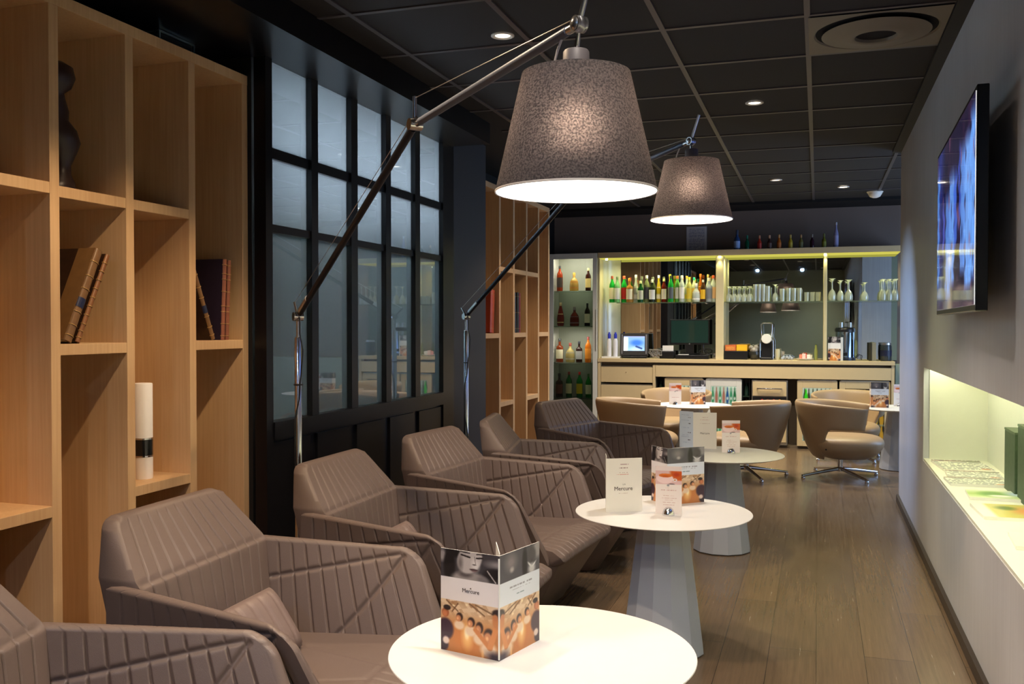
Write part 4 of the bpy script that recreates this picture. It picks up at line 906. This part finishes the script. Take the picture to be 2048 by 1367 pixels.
def bottle(label, loc, shape, h, glass, cap, lab=None, group=None, tr=.55, lz=(.18, .52), rs=1.0, neck=None):
    pr = SHAPES[shape]; H0 = pr[-1][1]; k = h / (H0 + .02); t = thing('bottle', label, 'bottle', loc, random.uniform(0, 6), group)
    P_ = [(r_ * k * rs if r_ > .02 * 1 else r_ * k, z * k) for r_, z in pr]
    MB().lathe(P_, 20).build('glass_body', bglass(glass, tr), t, smooth=50)
    rn = pr[-1][0] * k
    MB().lathe([(rn * 1.12, H0 * k - .014 * k), (rn * 1.14, (H0 + .018) * k), (rn * .9, (H0 + .022) * k)], 16).build('cap', mat('cap_%d_%d_%d' % cap, cap, .4), t, smooth=40)
    if lab:
        rb = pr[2][0] * k * rs; z0, z1 = lz[0] * H0 * k, lz[1] * H0 * k; vs = []; fs = []
        rr = lambda z: float(np.interp(z, [q[1] for q in P_], [q[0] for q in P_])) + .0007
        a0 = -t.rotation_euler.z - R(90)
        for i in range(13):
            a = a0 + R(-75 + 150 * i / 12); vs += [(rr(z0) * math.cos(a), rr(z0) * math.sin(a), z0), (rr(z1) * math.cos(a), rr(z1) * math.sin(a), z1)]
        for i in range(12): fs.append((2 * i, 2 * i + 2, 2 * i + 3, 2 * i + 1))
        MB().add(vs, fs).build('label', mat('label_%d_%d_%d' % lab, lab, .5), t, smooth=60)
    return t
GRN, DGR, CLR, AMB, YLW, BRN = (40, 190, 70), (24, 90, 40), (226, 236, 220), (190, 100, 30), (226, 200, 60), (70, 34, 20)
CR, WH, RD, BK, GD = (236, 226, 196), (240, 238, 228), (180, 40, 34), (24, 22, 22), (200, 160, 70)
row = [ # x, y, shape, h, glass, cap, label, words
 (-2.215, 10.41, 'round', .30, GRN, (150, 70, 50), CR, 'bright green bottle with a brown cap'), (-2.150, 10.38, 'round', .29, (150, 220, 150), (90, 110, 80), WH, 'pale green bottle with a white label'),
 (-2.080, 10.42, 'round', .30, GRN, (220, 80, 50), RD, 'bright green bottle with an orange-red cap'), (-2.010, 10.38, 'square', .27, (210, 150, 70), (226, 130, 50), CR, 'golden bottle with a cream label'),
 (-1.945, 10.42, 'slim', .31, CLR, WH, WH, 'clear slim bottle with a pale cap'), (-1.885, 10.37, 'square', .24, DGR, (220, 220, 150), (200, 200, 180), 'short dark green bottle'),
 (-1.820, 10.40, 'round', .30, (150, 160, 110), WH, (70, 70, 80), 'olive bottle with a dark label'), (-1.755, 10.37, 'square', .25, (50, 60, 40), (210, 210, 190), WH, 'dark bottle with a white label'),
 (-1.690, 10.42, 'slim', .30, YLW, WH, CR, 'pale yellow slim bottle'), (-1.625, 10.38, 'round', .26, (130, 40, 24), (230, 225, 150), CR, 'reddish bottle with a cream label'),
 (-1.565, 10.43, 'slim', .31, YLW, (224, 216, 80), YLW, 'yellow bottle with a tall yellow cap'), (-1.545, 10.355, 'round', .29, GRN, (50, 60, 36), (90, 96, 100), 'green bottle with a grey label'),
 (-1.480, 10.40, 'round', .29, (120, 200, 90), (210, 120, 60), (220, 220, 200), 'light green bottle with an orange cap'), (-1.425, 10.36, 'round', .29, CLR, WH, WH, 'clear bottle with a white cap'),
 (-1.385, 10.46, 'slim', .29, CLR, (200, 150, 50), YLW, 'clear bottle with a yellow label'), (-1.345, 10.35, 'round', .27, (236, 230, 130), (226, 220, 60), YLW, 'pale yellow bottle with a yellow cap'),
 (-1.300, 10.42, 'round', .27, (230, 236, 200), (40, 160, 130), GD, 'clear bottle with a turquoise cap'), (-1.268, 10.35, 'flask', .20, CLR, WH, WH, 'squat clear bottle with a white label'),
 (-1.235, 10.47, 'slim', .31, AMB, (210, 100, 30), GD, 'amber bottle with an orange cap'), (-1.195, 10.35, 'round', .24, (90, 60, 30), (230, 220, 200), (236, 186, 40), 'brown bottle with a golden yellow label'),
 (-1.150, 10.43, 'slim', .30, CLR, (226, 180, 90), (150, 150, 150), 'clear bottle with a light wooden cap'), (-1.130, 10.36, 'square', .26, (190, 200, 200), (220, 210, 180), (120, 124, 130), 'clear square bottle with a grey label'),
 (-1.092, 10.425, 'round', .29, CLR, (214, 90, 50), (226, 180, 120), 'clear bottle with an orange-red cap beside the divider')]
for i, (x, y, sh_, h, g_, c_, l_, w_) in enumerate(row):
    bottle('%s, %s from left on the glass shelf' % (w_, ORD[i]), (x, y, 1.5573), sh_, h, g_, c_, l_, 'spirit bottles on the glass shelf', .45, lz=(.14, .60), rs=.88)
top = [(-.833, .21, 'mini', (50, 80, 130), (60, 70, 90), (140, 170, 220), 'dark blue bottle'), (-.728, .15, 'mini', (20, 90, 60), (30, 110, 90), None, 'dark green bottle'), (-.599, .145, 'mini', (190, 60, 40), (196, 130, 100), (190, 50, 40), 'red bottle'),
 (-.495, .145, 'mini', (80, 50, 44), (190, 150, 120), (110, 80, 70), 'brown bottle'), (-.398, .148, 'mini', (200, 110, 40), (200, 150, 100), (206, 110, 40), 'orange bottle'), (-.281, .143, 'mini', (200, 170, 50), (190, 160, 90), (196, 170, 50), 'yellow bottle'),
 (-.175, .142, 'mini', (120, 110, 60), (170, 130, 90), (110, 104, 60), 'olive bottle'), (-.064, .142, 'mini', (60, 30, 44), (140, 130, 120), None, 'dark purple bottle'), (.055, .146, 'mini', (120, 120, 40), (110, 110, 60), (130, 130, 40), 'moss green bottle'), (.174, .26, 'slim', (150, 150, 190), (170, 170, 180), (150, 150, 190), 'tall clear bottle')]
for i, (x, h, sh_, g_, c_, l_, w_) in enumerate(top):
    bottle('small %s standing on top of the bar surround, %s from the left' % (w_, ORD[i]) if h < .25 else 'tall clear bottle at the right end of the row on top of the bar', (x, 10.33, 2.1135), sh_, h, g_, c_, l_, 'bottles on top of the bar surround', .25, lz=(.1, .5))

# glass-fronted bottle cabinet
cx0, cx1 = -2.905, -2.352
t = thing('bottle_cabinet', 'tall glass-fronted cabinet of spirit bottles at the left end of the bar', 'cabinet', (cx0, 10.25, 0)); w = cx1 - cx0; H_ = 2.11
MB().box(0, w, .345, .36, .0, H_).build('back_panel', mat('cabinet_back', (164, 168, 154), .4), t)
MB().box(0, .015, .022, .344, 0, H_).box(w - .015, w, .022, .344, 0, H_).box(.015, w - .015, .022, .344, H_ - .02, H_).box(.015, w - .015, .022, .344, 0, .05).build('carcass', CABMETAL, t)
d = MB().box(0, .045, 0, .02, .0, H_).box(w - .05, w, 0, .02, .0, H_).box(.045, w - .05, 0, .02, H_ - .06, H_).box(.045, w - .05, 0, .02, .0, .06).build('door_frame', CABMETAL, t, bevel=.002)
MB().box(.045, w - .05, .008, .012, .06, H_ - .06).build('door_glass', CLEAR, d)
MB().box(w - .018, w - .010, -.008, -.0005, 1.02, 1.48).build('door_handle', ALU, d)
for z in (1.692, 1.291, .879, .478): MB().box(.016, w - .016, .03, .34, z - .010, z).build('shelf', SHELFG, t)
lamp('cabinet_light', 'AREA', (w / 2, .06, H_ - .03), 2.4, s2l((255, 248, 232)), t, .4, (0, .25, -1), sy=.05)
lamp('cabinet_light', 'AREA', (w / 2, .05, 1.20), 1.2, s2l((255, 248, 232)), t, .4, (0, .35, -1), sy=.03)
cab = [(-2.825, 1.692, 'round', .29, (170, 60, 20), BK, (60, 50, 46), 'amber-red bottle', 'top shelf'), (-2.655, 1.692, 'flask', .21, (220, 180, 90), GD, (190, 120, 40), 'squat golden bottle', 'top shelf'), (-2.49, 1.692, 'round', .26, BRN, (210, 200, 140), (232, 206, 130), 'dark brown bottle', 'top shelf'),
 (-2.815, 1.291, 'dimple', .27, (150, 50, 40), (200, 170, 130), (236, 214, 150), 'red-brown bottle', 'second shelf'), (-2.65, 1.291, 'flask', .22, (130, 44, 24), (140, 130, 130), (120, 90, 90), 'squat dark red bottle', 'second shelf'), (-2.50, 1.291, 'round', .26, (50, 40, 30), BK, (232, 226, 196), 'black-brown bottle', 'second shelf'),
 (-2.825, .879, 'square', .27, (150, 64, 26), (50, 50, 54), CR, 'amber square bottle', 'third shelf'), (-2.70, .879, 'flask', .22, (214, 190, 120), (130, 60, 50), (180, 170, 150), 'squat pale gold bottle', 'third shelf'), (-2.595, .879, 'square', .24, (60, 34, 24), (30, 30, 40), (190, 190, 190), 'dark square bottle', 'third shelf'), (-2.49, .879, 'round', .29, (220, 120, 30), (120, 40, 40), (230, 140, 40), 'orange bottle', 'third shelf'),
 (-2.83, .478, 'square', .27, (60, 30, 20), BK, (110, 60, 40), 'dark brown bottle', 'lowest visible shelf'), (-2.715, .478, 'round', .29, (40, 110, 50), (130, 50, 40), (236, 230, 180), 'green bottle with a cream label', 'lowest visible shelf'), (-2.59, .478, 'round', .29, (40, 140, 60), (200, 40, 34), (230, 206, 40), 'green bottle with a yellow label', 'lowest visible shelf'), (-2.485, .478, 'round', .27, (40, 130, 50), (60, 90, 50), (220, 220, 190), 'green bottle with a pale label', 'lowest visible shelf')]
for (x, z, sh_, h, g_, c_, l_, w_, s_) in cab:
    bottle('%s on the %s of the glass cabinet' % (w_, s_), (x, 10.40, z + .0006), sh_, h, g_, c_, l_, 'spirit bottles in the glass cabinet', .4, lz=(.16, .58), rs=1.0)

# ============================================================ GLASSWARE (upside down on the shelf)
def wine_glass(h, rb):
    r_ = rb
    return [(r_ * .86, 0), (r_, .10 * h), (r_ * .98, .25 * h), (r_ * .72, .42 * h), (.2 * r_, .53 * h), (.006, .60 * h), (.0045, .75 * h), (.006, .90 * h), (r_ * .5, .965 * h), (r_ * .88, .995 * h), (r_ * .9, h)]
def glassware(label, loc, prof, group, cat='glass', name='wine_glass'):
    o = MB().lathe(prof, 20).build(name, GLASSW, None, loc, smooth=50); return tag(o, label, cat, group)
k = 0
for i, x in enumerate((-.925, -.870, -.815, -.760, -.705)):
    for j, y in enumerate((10.37, 10.44)):
        glassware('upturned stemmed glass in the cluster right of the divider, %s row, %s from the left' % (('front', 'back')[j], ORD[i]), (x + .01 * j, y, 1.5573), wine_glass(.165, .027), 'stemmed glasses right of the divider')
for i, x in enumerate((-.645, -.603, -.561)):
    for j, y in enumerate((10.38, 10.45)):
        glassware('tall pale tumbler, %s row, %s of three' % (('front', 'back')[j], ORD[i]), (x, y, 1.5573), [(.018, 0), (.0205, .185), (.019, .185), (.0165, .006)], 'tall tumblers on the glass shelf', name='tumbler')
glassware('single tall tumbler left of a lone stemmed glass', (-.515, 10.40, 1.5573), [(.024, 0), (.026, .165), (.024, .165), (.022, .006)], 'mixed glasses on the glass shelf', name='tumbler')
glassware('lone upturned stemmed glass between short tumblers', (-.437, 10.40, 1.5573), wine_glass(.18, .032), 'mixed glasses on the glass shelf')
glassware('short tumbler right of the lone stemmed glass', (-.365, 10.40, 1.5573), [(.025, 0), (.028, .135), (.026, .135), (.023, .006)], 'mixed glasses on the glass shelf', name='tumbler')
for i, x in enumerate((-.30, -.245, -.19)): glassware('medium tumbler, %s of three before the short glasses' % ORD[i], (x, 10.40, 1.5573), [(.024, 0), (.0265, .14), (.0245, .14), (.022, .006)], 'medium tumblers on the glass shelf', name='tumbler')
for i, x in enumerate((-.115, -.058, -.001)): glassware('short squat tumbler, %s of three left of the right divider' % ORD[i], (x, 10.40, 1.5573), [(.025, 0), (.028, .095), (.026, .095), (.023, .006)], 'short tumblers on the glass shelf', name='tumbler')
for i, (x, h, r_) in enumerate(((.140, .235, .040), (.222, .215, .036), (.303, .22, .042))): glassware('large upturned wine glass, %s right of the right divider' % ORD[i], (x, 10.40, 1.5573), wine_glass(h, r_), 'large wine glasses on the right shelf')
glassware('single upturned wine glass standing alone on the right shelf', (.46, 10.40, 1.5573), wine_glass(.19, .036), 'large wine glasses on the right shelf')
for i, x in enumerate((.640, .700, .760)):
    for j, y in enumerate((10.37, 10.46)):
        glassware('upturned wine glass in the right end cluster, %s row, %s from the left' % (('front', 'back')[j], ORD[i]), (x - .012 * j, y, 1.5573), wine_glass(.22, .028), 'wine glasses at the right end of the shelf')

# ============================================================ THINGS ON THE COUNTER
CT = .9325
def pump(label, x, capc):
    t = thing('pump_bottle', label, 'bottle', (x, 10.36, CT + .0165)); MB().lathe([(.001, 0), (.024, .001), (.025, .006), (.025, .18), (.016, .205), (.012, .215)], 20).build('body', mat('white_plastic', (238, 236, 240), .4), t, smooth=50)
    MB().lathe([(.017, .205), (.018, .25), (.010, .262), (.010, .275)], 16).build('cap', mat('blue_cap', capc, .4), t, smooth=40)
t = thing('serving_tray', 'white flat tray under two white bottles at the left end of the counter', 'tray', (-2.31, 10.29, CT)); MB().box(0, .20, 0, .14, 0, .016).build('tray_base', WHITE, t, bevel=.004); MB().box(0, .2, 0, .004, .0165, .021).box(0, .2, .136, .14, .0165, .021).build('rim', WHITE, t)
pump('white bottle with a blue cap on the white tray', -2.236, (50, 60, 190)); pump('white bottle with a purple cap half hidden by the till screen', -2.165, (90, 60, 130))
t = thing('till_terminal', 'black and grey touch screen till with a bright blue display', 'till', (-2.115, 10.36, CT)); t.rotation_euler = (0, 0, R(6))
MB().box(.03, .30, -.02, .14, 0, .025).box(.08, .25, .06, .12, .025, .20).build('stand', DARKPL, t, bevel=.005)
h_ = MB().box(0, .315, 0, .045, .03, .285).build('housing', mat('till_grey', (58, 56, 56), .35), t, bevel=.008); h_.rotation_euler = (R(-10), 0, 0)
def till_fn(u, v):
    c = np.tile(col(120, 160, 215), (len(u), 1)); c = mix(c, col(235, 242, 250), np.clip((.24 - u) * 12, 0, 1)); c = mix(c, col(60, 110, 200), ell(u, v, .62, .55, .4, .28, .6)); c = mix(c, col(170, 200, 235), ell(u, v, .6, .1, .5, .25, .7))
    c = mix(c, col(50, 70, 120), seg(u, v, .6, .3, .85, .16, .06, .8)); c = mix(c, col(150, 160, 200), np.clip((v - .85) * 8, 0, 1)); return c
painted('display', .235, .165, till_fn, SCREEN2, h_, (.04, -.0015, .085), 0, 40, 30, thick=.001)
MB().box(.015, .03, -.003, -.0003, .05, .27).box(.285, .30, -.003, -.0003, .05, .27).build('silver_trim', ALU, h_)
t = thing('receipt_printer', 'dark receipt printer with a strip of white paper and loose cables', 'printer', (-1.70, 10.36, CT)); MB().box(.03, .19, 0, .15, 0, .085).build('housing', DARKPL, t, bevel=.008)
MB().box(.06, .18, .03, .034, .086, .145).build('paper', PAPER, t)
c = MB()
for k in range(9):
    a = random.random() * 3; pts = [(-.06 + .012 * k + .03 * math.sin(q * 1.7 + a), -.02 + .015 * math.cos(q + a), .006 + .10 * abs(math.sin(q * .8 + a * .5))) for q in range(8)]; c.tube(pts, .003, 6)
c.build('cables', mat('grey_cable', (150, 146, 140), .5), t, smooth=60)
t = thing('computer_monitor', 'flat black monitor with a dark green reflecting screen', 'monitor', (-1.565, 10.44, CT)); M_ = MB().box(0, .43, 0, .03, .155, .435).build('housing', DARKPL, t, bevel=.004)
MB().box(.012, .418, -.002, -.0003, .175, .423).build('screen_panel', mat('dark_screen_green', (36, 62, 56), .08, coat=1), M_); MB().box(.17, .26, .005, .025, .06, .155).box(.12, .31, -.03, .09, .052, .0595).build('stand', DARKPL, t)
MB().lathe([(.008, 0), (.008, .002)], 12, M=Matrix.Translation((.215, -.001, .165)) @ Matrix.Rotation(R(90), 4, 'X')).build('badge', ALU, M_)
t = thing('cash_drawer', 'wide black drawer box under the monitor, papers and cables on top', 'box', (-1.49, 10.33, CT)); MB().box(0, .36, .0, .20, 0, .045).build('drawer_body', DARKPL, t, bevel=.004)
MB().box(.03, .14, .01, .07, .0455, .050).build('paper_stack', PAPER, t); c = MB()
for k in range(7):
    a = random.random() * 6; c.tube([(.30 + .045 * math.cos(q * .9 + a), .03 + .03 * math.sin(q * .7), .05 + .028 * (1 + math.sin(q * .9 + a))) for q in range(8)], .0035, 6)
c.build('cables', DARKPL, t, smooth=60)
def box_thing(name, label, cat, x0, x1, y0, y1, z0, z1, m_, lid=None, group=None):
    t = thing(name, label, cat, (x0, y0, z0), 0, group); MB().box(0, x1 - x0, 0, y1 - y0, 0, z1 - z0).build('box_body', m_, t, bevel=.002)
    if lid: MB().box(.01, x1 - x0 - .01, -.001, -.0003, .01, z1 - z0 - .015).build('front_label', lid, t)
    return t
box_thing('capsule_box', 'black box under two small orange and yellow packs', 'box', -.962, -.72, 10.33, 10.47, CT, CT + .092, DARKPL)
box_thing('tea_box', 'small orange-brown pack on the black box', 'pack', -.955, -.842, 10.34, 10.44, CT + .0925, CT + .155, mat('orange_brown_pack', (206, 104, 50), .5, noise=.4, nscale=60), mat('pack_print', (226, 140, 70), .5, noise=.5, nscale=80))
box_thing('tea_box', 'small bright yellow pack on the black box', 'pack', -.836, -.724, 10.34, 10.44, CT + .0925, CT + .160, mat('yellow_pack', (236, 176, 30), .5), mat('yellow_print', (240, 190, 40), .5))
t = thing('glass_bowl', 'dark glass bowl with crumpled wrappers beside the coffee machine', 'bowl', (-.656, 10.41, CT)); MB().lathe([(.03, 0), (.052, .02), (.060, .06), (.056, .085), (.052, .085), (.055, .06), (.046, .022), (.01, .008)], 24).build('bowl_body', mat('smoky_glass', (50, 50, 44), .15), t, smooth=60)
w_ = MB().ball((0, 0, .10), .045, 10, (1, 1, .8)).ball((.02, .01, .13), .03, 8).ball((-.03, -.01, .13), .025, 8); w_.build('wrappers', mat('wrapper_grey', (150, 142, 128), .4, noise=.5, nscale=40), t)
t = thing('coffee_machine', 'capsule coffee machine with a round white head and steel frame', 'coffee machine', (-.525, 10.37, CT)); t.rotation_euler = (0, 0, 0)
MB().box(-.055, .055, .03, .17, 0, .20).build('body', DARKPL, t, bevel=.01); MB().box(-.06, .06, -.03, .10, 0, .022).build('drip_tray', DARKPL, t, bevel=.004); MB().box(-.05, .05, -.028, .02, .0225, .026).build('drip_grid', ALU, t)
MB().lathe([(.001, 0), (.048, .001), (.052, .008), (.052, .12)], 32, M=Matrix.Translation((0, -.02, .225)) @ Matrix.Rotation(R(-90), 4, 'X')).build('round_head', mat('cream_white_head', (240, 238, 226), .3), t, smooth=50)
MB().tube([(-.068, .02, 0), (-.068, .02, .20), (-.05, .03, .24)], .007, 8).tube([(.068, .02, 0), (.068, .02, .20), (.05, .03, .24)], .007, 8).tube([(-.052, .05, .24), (-.058, .04, .38), (-.04, .04, .395), (.04, .04, .395), (.058, .04, .38), (.052, .05, .24)], .006, 8).build('steel_frame', CHROME, t, smooth=50)
t = thing('sugar_pot', 'small pale pot with crumpled foil right of the coffee machine', 'pot', (-.41, 10.42, CT)); MB().lathe([(.022, 0), (.026, .09), (.022, .115)], 16).build('pot_body', mat('pale_pot', (190, 184, 150), .4), t, smooth=50)
f_ = MB(); 
for k in range(7): f_.ball((.05 + .016 * k, -.03 + .01 * (k % 3), .018 + .012 * (k % 2)), .018, 6, (1, .8, .9))
f_.build('crumpled_foil', mat('foil', (190, 200, 220), .3, .6), t)
t = thing('tray_of_cups', 'white plate with pink packets and small cups', 'plate', (-.13, 10.40, CT)); MB().lathe([(.05, 0), (.085, .012), (.088, .016), (.05, .008), (.001, .006)], 28).build('plate', WHITE, t, smooth=50)
for k, (x, y, c_) in enumerate(((-.04, -.01, (226, 140, 120)), (0, .02, (220, 90, 70)), (.035, -.01, (230, 226, 220)), (-.01, -.03, (240, 200, 190)))): MB().box(x - .018, x + .018, y - .01, y + .01, .0165, .06 + .01 * (k % 2)).build('packet', mat('packet%d' % k, c_, .5), t, bevel=.003)
MB().lathe([(.016, .0165), (.022, .055), (.019, .055), (.014, .020)], 16, c=(.055, .015, 0)).build('cup', WHITE, t, smooth=50)
t = thing('slim_flask', 'slim pale green bottle left of the right divider', 'bottle', (-.02, 10.44, CT)); MB().lathe([(.016, 0), (.018, .09), (.012, .13), (.010, .16)], 16).build('glass_body', bglass((170, 180, 110), .4), t, smooth=50)
t = thing('menu_card', 'photo menu card standing on the counter before the coffee urn', 'menu card', (.10, 10.33, CT)); sheet('leaf', (0, 0), (.125, 0), .25, cover(woman, (240, 236, 232)), t, nx=40, nz=60); sheet('leaf', (.125, 0), (.15, .035), .245, text_card([], (238, 226, 206)), t, nx=4, nz=4); sheet('leaf', (.15, .035), (.01, .004), .245, text_card([], (230, 226, 220)), t, nx=4, nz=4)
t = thing('coffee_urn', 'tall steel coffee urn with a dark lid and two small posts', 'coffee urn', (.275, 10.50, CT)); MB().lathe([(.10, 0), (.102, .03), (.094, .034), (.094, .29), (.098, .30)], 40).build('body', mat('blue_steel', (150, 165, 190), .12, 1), t, smooth=40)
MB().lathe([(.101, .301), (.101, .33), (.09, .345), (.03, .352)], 40).build('lid', DARKPL, t, smooth=40); MB().lathe([(.104, .0), (.104, .026)], 40).build('base', mat('blue_black', (34, 40, 56), .3), t)
MB().lathe([(.020, .34), (.020, .40)], 18, c=(-.045, -.05, 0)).lathe([(.016, .34), (.016, .40)], 18, c=(.045, -.03, 0)).build('lid_posts', STEEL, t, smooth=40)
MB().box(-.02, .02, -.125, -.092, .05, .085).build('tap', DARKPL, t, bevel=.003); MB().tube([(.10, 0, .02), (.14, -.02, .06), (.17, -.02, .05), (.16, -.03, .004)], .003, 6).build('cable', DARKPL, t, smooth=60)
t = thing('file_stack', 'dark and grey narrow boxes standing upright near the right end of the counter', 'box', (.505, 10.40, CT)); MB().box(0, .03, 0, .12, 0, .185).build('dark_box', mat('olive_black', (52, 48, 30), .4), t, bevel=.002); MB().box(.031, .07, 0, .12, 0, .19).build('grey_box', mat('grey_box', (140, 134, 112), .4), t, bevel=.002)
t = thing('glass_jar', 'dark glass jar with a metal lid at the right end of the counter', 'jar', (.672, 10.43, CT)); MB().lathe([(.052, 0), (.056, .01), (.056, .15), (.05, .165)], 28).build('jar_body', mat('dark_jar', (60, 66, 70), .12, .2), t, smooth=50); MB().lathe([(.053, .166), (.053, .185), (.03, .188)], 28).build('lid', ALU, t, smooth=40); MB().lathe([(.0568, .05), (.0568, .11)], 28, cap=False).build('band', mat('jar_band', (30, 34, 60), .4), t)
t = thing('wall_notice', 'white printed notice on the dark wall behind the rear lamp shade', 'notice', (-1.409, 10.617, 2.115)); painted('sheet', .222, .29, text_card([(.12, .88, .9 - .058 * k, .013, (150, 150, 180)) for k in range(14)], (226, 222, 226)), PRINT, t, (0, -.0025, 0), 0, 50, 80)
MB().box(-.008, .230, -.0008, -.0002, -.005, .296).build('backing', mat('notice_backing', (120, 116, 118), .5), t)

# ============================================================ TELEVISION
def waterfall(u, v):
    c = np.tile(col(24, 20, 52), (len(u), 1)); rr = random.Random(11)
    c = mix(c, col(60, 30, 60), np.clip(hash_(u, v, 26, 9, 2) - .4, 0, 1)); c = mix(c, col(40, 60, 150), np.clip(1 - np.abs(u - .1) * 6, 0, 1) * .8)
    for (x, w_, y0, y1, cc) in ((.04, .035, .12, .95, (90, 150, 240)), (.36, .07, .0, .72, (96, 150, 240)), (.47, .06, .10, .82, (110, 165, 250)), (.56, .035, .3, .80, (70, 110, 220)), (.74, .05, .15, .88, (104, 160, 250)), (.86, .06, .05, .90, (120, 175, 255)), (.95, .045, .1, .98, (110, 170, 255)), (.22, .03, .3, .7, (80, 90, 190)), (.66, .02, .4, .9, (60, 80, 180))):
        wob = x + .012 * np.sin(v * 23 + x * 40) + .008 * np.sin(v * 57 + x * 9)
        w_ = w_ * 1.35; k = np.clip((w_ - np.abs(u - wob)) / (w_ * .35), 0, 1) * np.clip((v - y0) * 14, 0, 1) * np.clip((y1 - v) * 9, 0, 1); c = mix(c, col(*cc), k * (.75 + .25 * hash_(u, v, 90, 7, x)))
    for k in range(46):
        x, y = rr.random(), rr.random(); c = mix(c, col(*rr.choice(((120, 70, 100), (30, 20, 40), (150, 90, 110), (20, 18, 50)))), ell(u, v, x, y, .012 + .02 * rr.random(), .03 + .05 * rr.random(), .8) * .7)
    c = mix(c, col(70, 50, 70), np.clip((.12 - v) * 9, 0, 1) * .8); return c
t = thing('television', 'wall-mounted flat television showing a blue waterfall picture', 'television', (.50, 4.53, 1.345), R(-90) + R(-1.6))
tv = MB().box(0, 1.33, 0, .035, 0, .70).build('housing', mat('tv_black', (8, 8, 10), .25), t, bevel=.003)
painted('screen', 1.29, .665, waterfall, SCREEN, tv, (.02, -.0012, .02), 0, 200, 110, thick=.0008)
MB().box(.45, .9, .036, .064, .2, .5).build('wall_mount', BLACKM, t)

# ============================================================ MAGAZINE NICHE
def mag_fn(kind):
    def fn(u, v):
        c = np.tile(col(238, 238, 226), (len(u), 1)); rr = random.Random(kind)
        if kind == 1:
            c = mix(c, col(150, 190, 60), np.clip((.85 - np.abs(v - .45) * 1.6), 0, 1)); c = mix(c, col(90, 150, 40), ell(u, v, .4, .5, .3, .4, .6)); c = mix(c, col(190, 210, 230), ell(u, v, .8, .6, .3, .4, .6)); c = mix(c, col(250, 250, 240), ell(u, v, .5, .3, .25, .16, .5))
        elif kind == 2:
            c = mix(c, col(196, 180, 60), np.ones(len(u)) * .7); c = mix(c, col(226, 150, 90), ell(u, v, .7, .5, .3, .4, .8)); c = mix(c, col(244, 244, 226), np.clip((.22 - u) * 20, 0, 1)); c = mix(c, col(110, 130, 60), ell(u, v, .45, .7, .2, .2, .6))
        elif kind == 4: pass
        else:
            a = (np.mod(v * 9, 1) > .45) & (hash_(u, v, 34, 9, kind) > .35); c[a] = (84, 84, 100)
            c = mix(c, col(120, 60, 60), np.clip(1 - np.abs(v - .9) * 14, 0, 1)); c = mix(c, col(90, 96, 60), ell(u, v, .8, .88, .3, .08, .5)); c = mix(c, col(200, 110, 60), ell(u, v, .85, .1, .12, .08, .5))
        return c
    return fn
def magazine(label, x, y, w, h, rz, kind, z=.5427, th_=.012, tilt=0, name='magazine', cat='magazine'):
    t = thing(name, label, cat, (x, y, z), R(rz), 'magazines and papers in the wall niche')
    o = painted('cover_sheet', w, h, mag_fn(kind), PRINT, t, (0, 0, th_ + .0012), 0, 40, 40, thick=.0008); o.rotation_euler = (R(-90 + tilt), 0, 0)
    # picture side turned up
    MB().box(0, w, 0, h, 0, th_).build('pages', PAPER, t)
    return t
magazine('folded newspaper at the far end of the niche', .625, 5.30, .245, .36, 4, 5)
magazine('newspaper second from the far end of the niche', .615, 5.06, .25, .22, -3, 7)
magazine('newspaper third from the far end, edge over the ledge', .600, 4.83, .26, .21, 2, 9)
magazine('green magazine lying flat in the niche', .630, 4.47, .26, .22, -3, 1)
magazine('yellow magazine lying flat in front of the green one', .620, 4.03, .26, .29, 2, 2)
magazine('plain white brochure nearest the viewer in the niche', .640, 3.52, .25, .24, -4, 4)
magazine('second white brochure in the niche, mostly outside the picture', .66, 3.12, .22, .3, 3, 5)
for (x, y, h_, l) in ((.828, 4.60, .275, 'dark green gift box with a dotted pattern at the back of the niche'), (.828, 4.30, .32, 'taller dark green gift box partly cut by the right edge')):
    t = thing('gift_box', l, 'box', (x, y, .5427), 0, 'green gift boxes in the niche'); MB().box(0, .07, 0, .24, 0, h_).build('box_body', mat('dark_green_pattern', (62, 80, 56), .5, noise=.5, nscale=40), t, bevel=.003); MB().box(-.001, .071, -.001, .241, h_ + .0005, h_ + .01).build('lid', mat('green_lid', (86, 100, 74), .5), t)
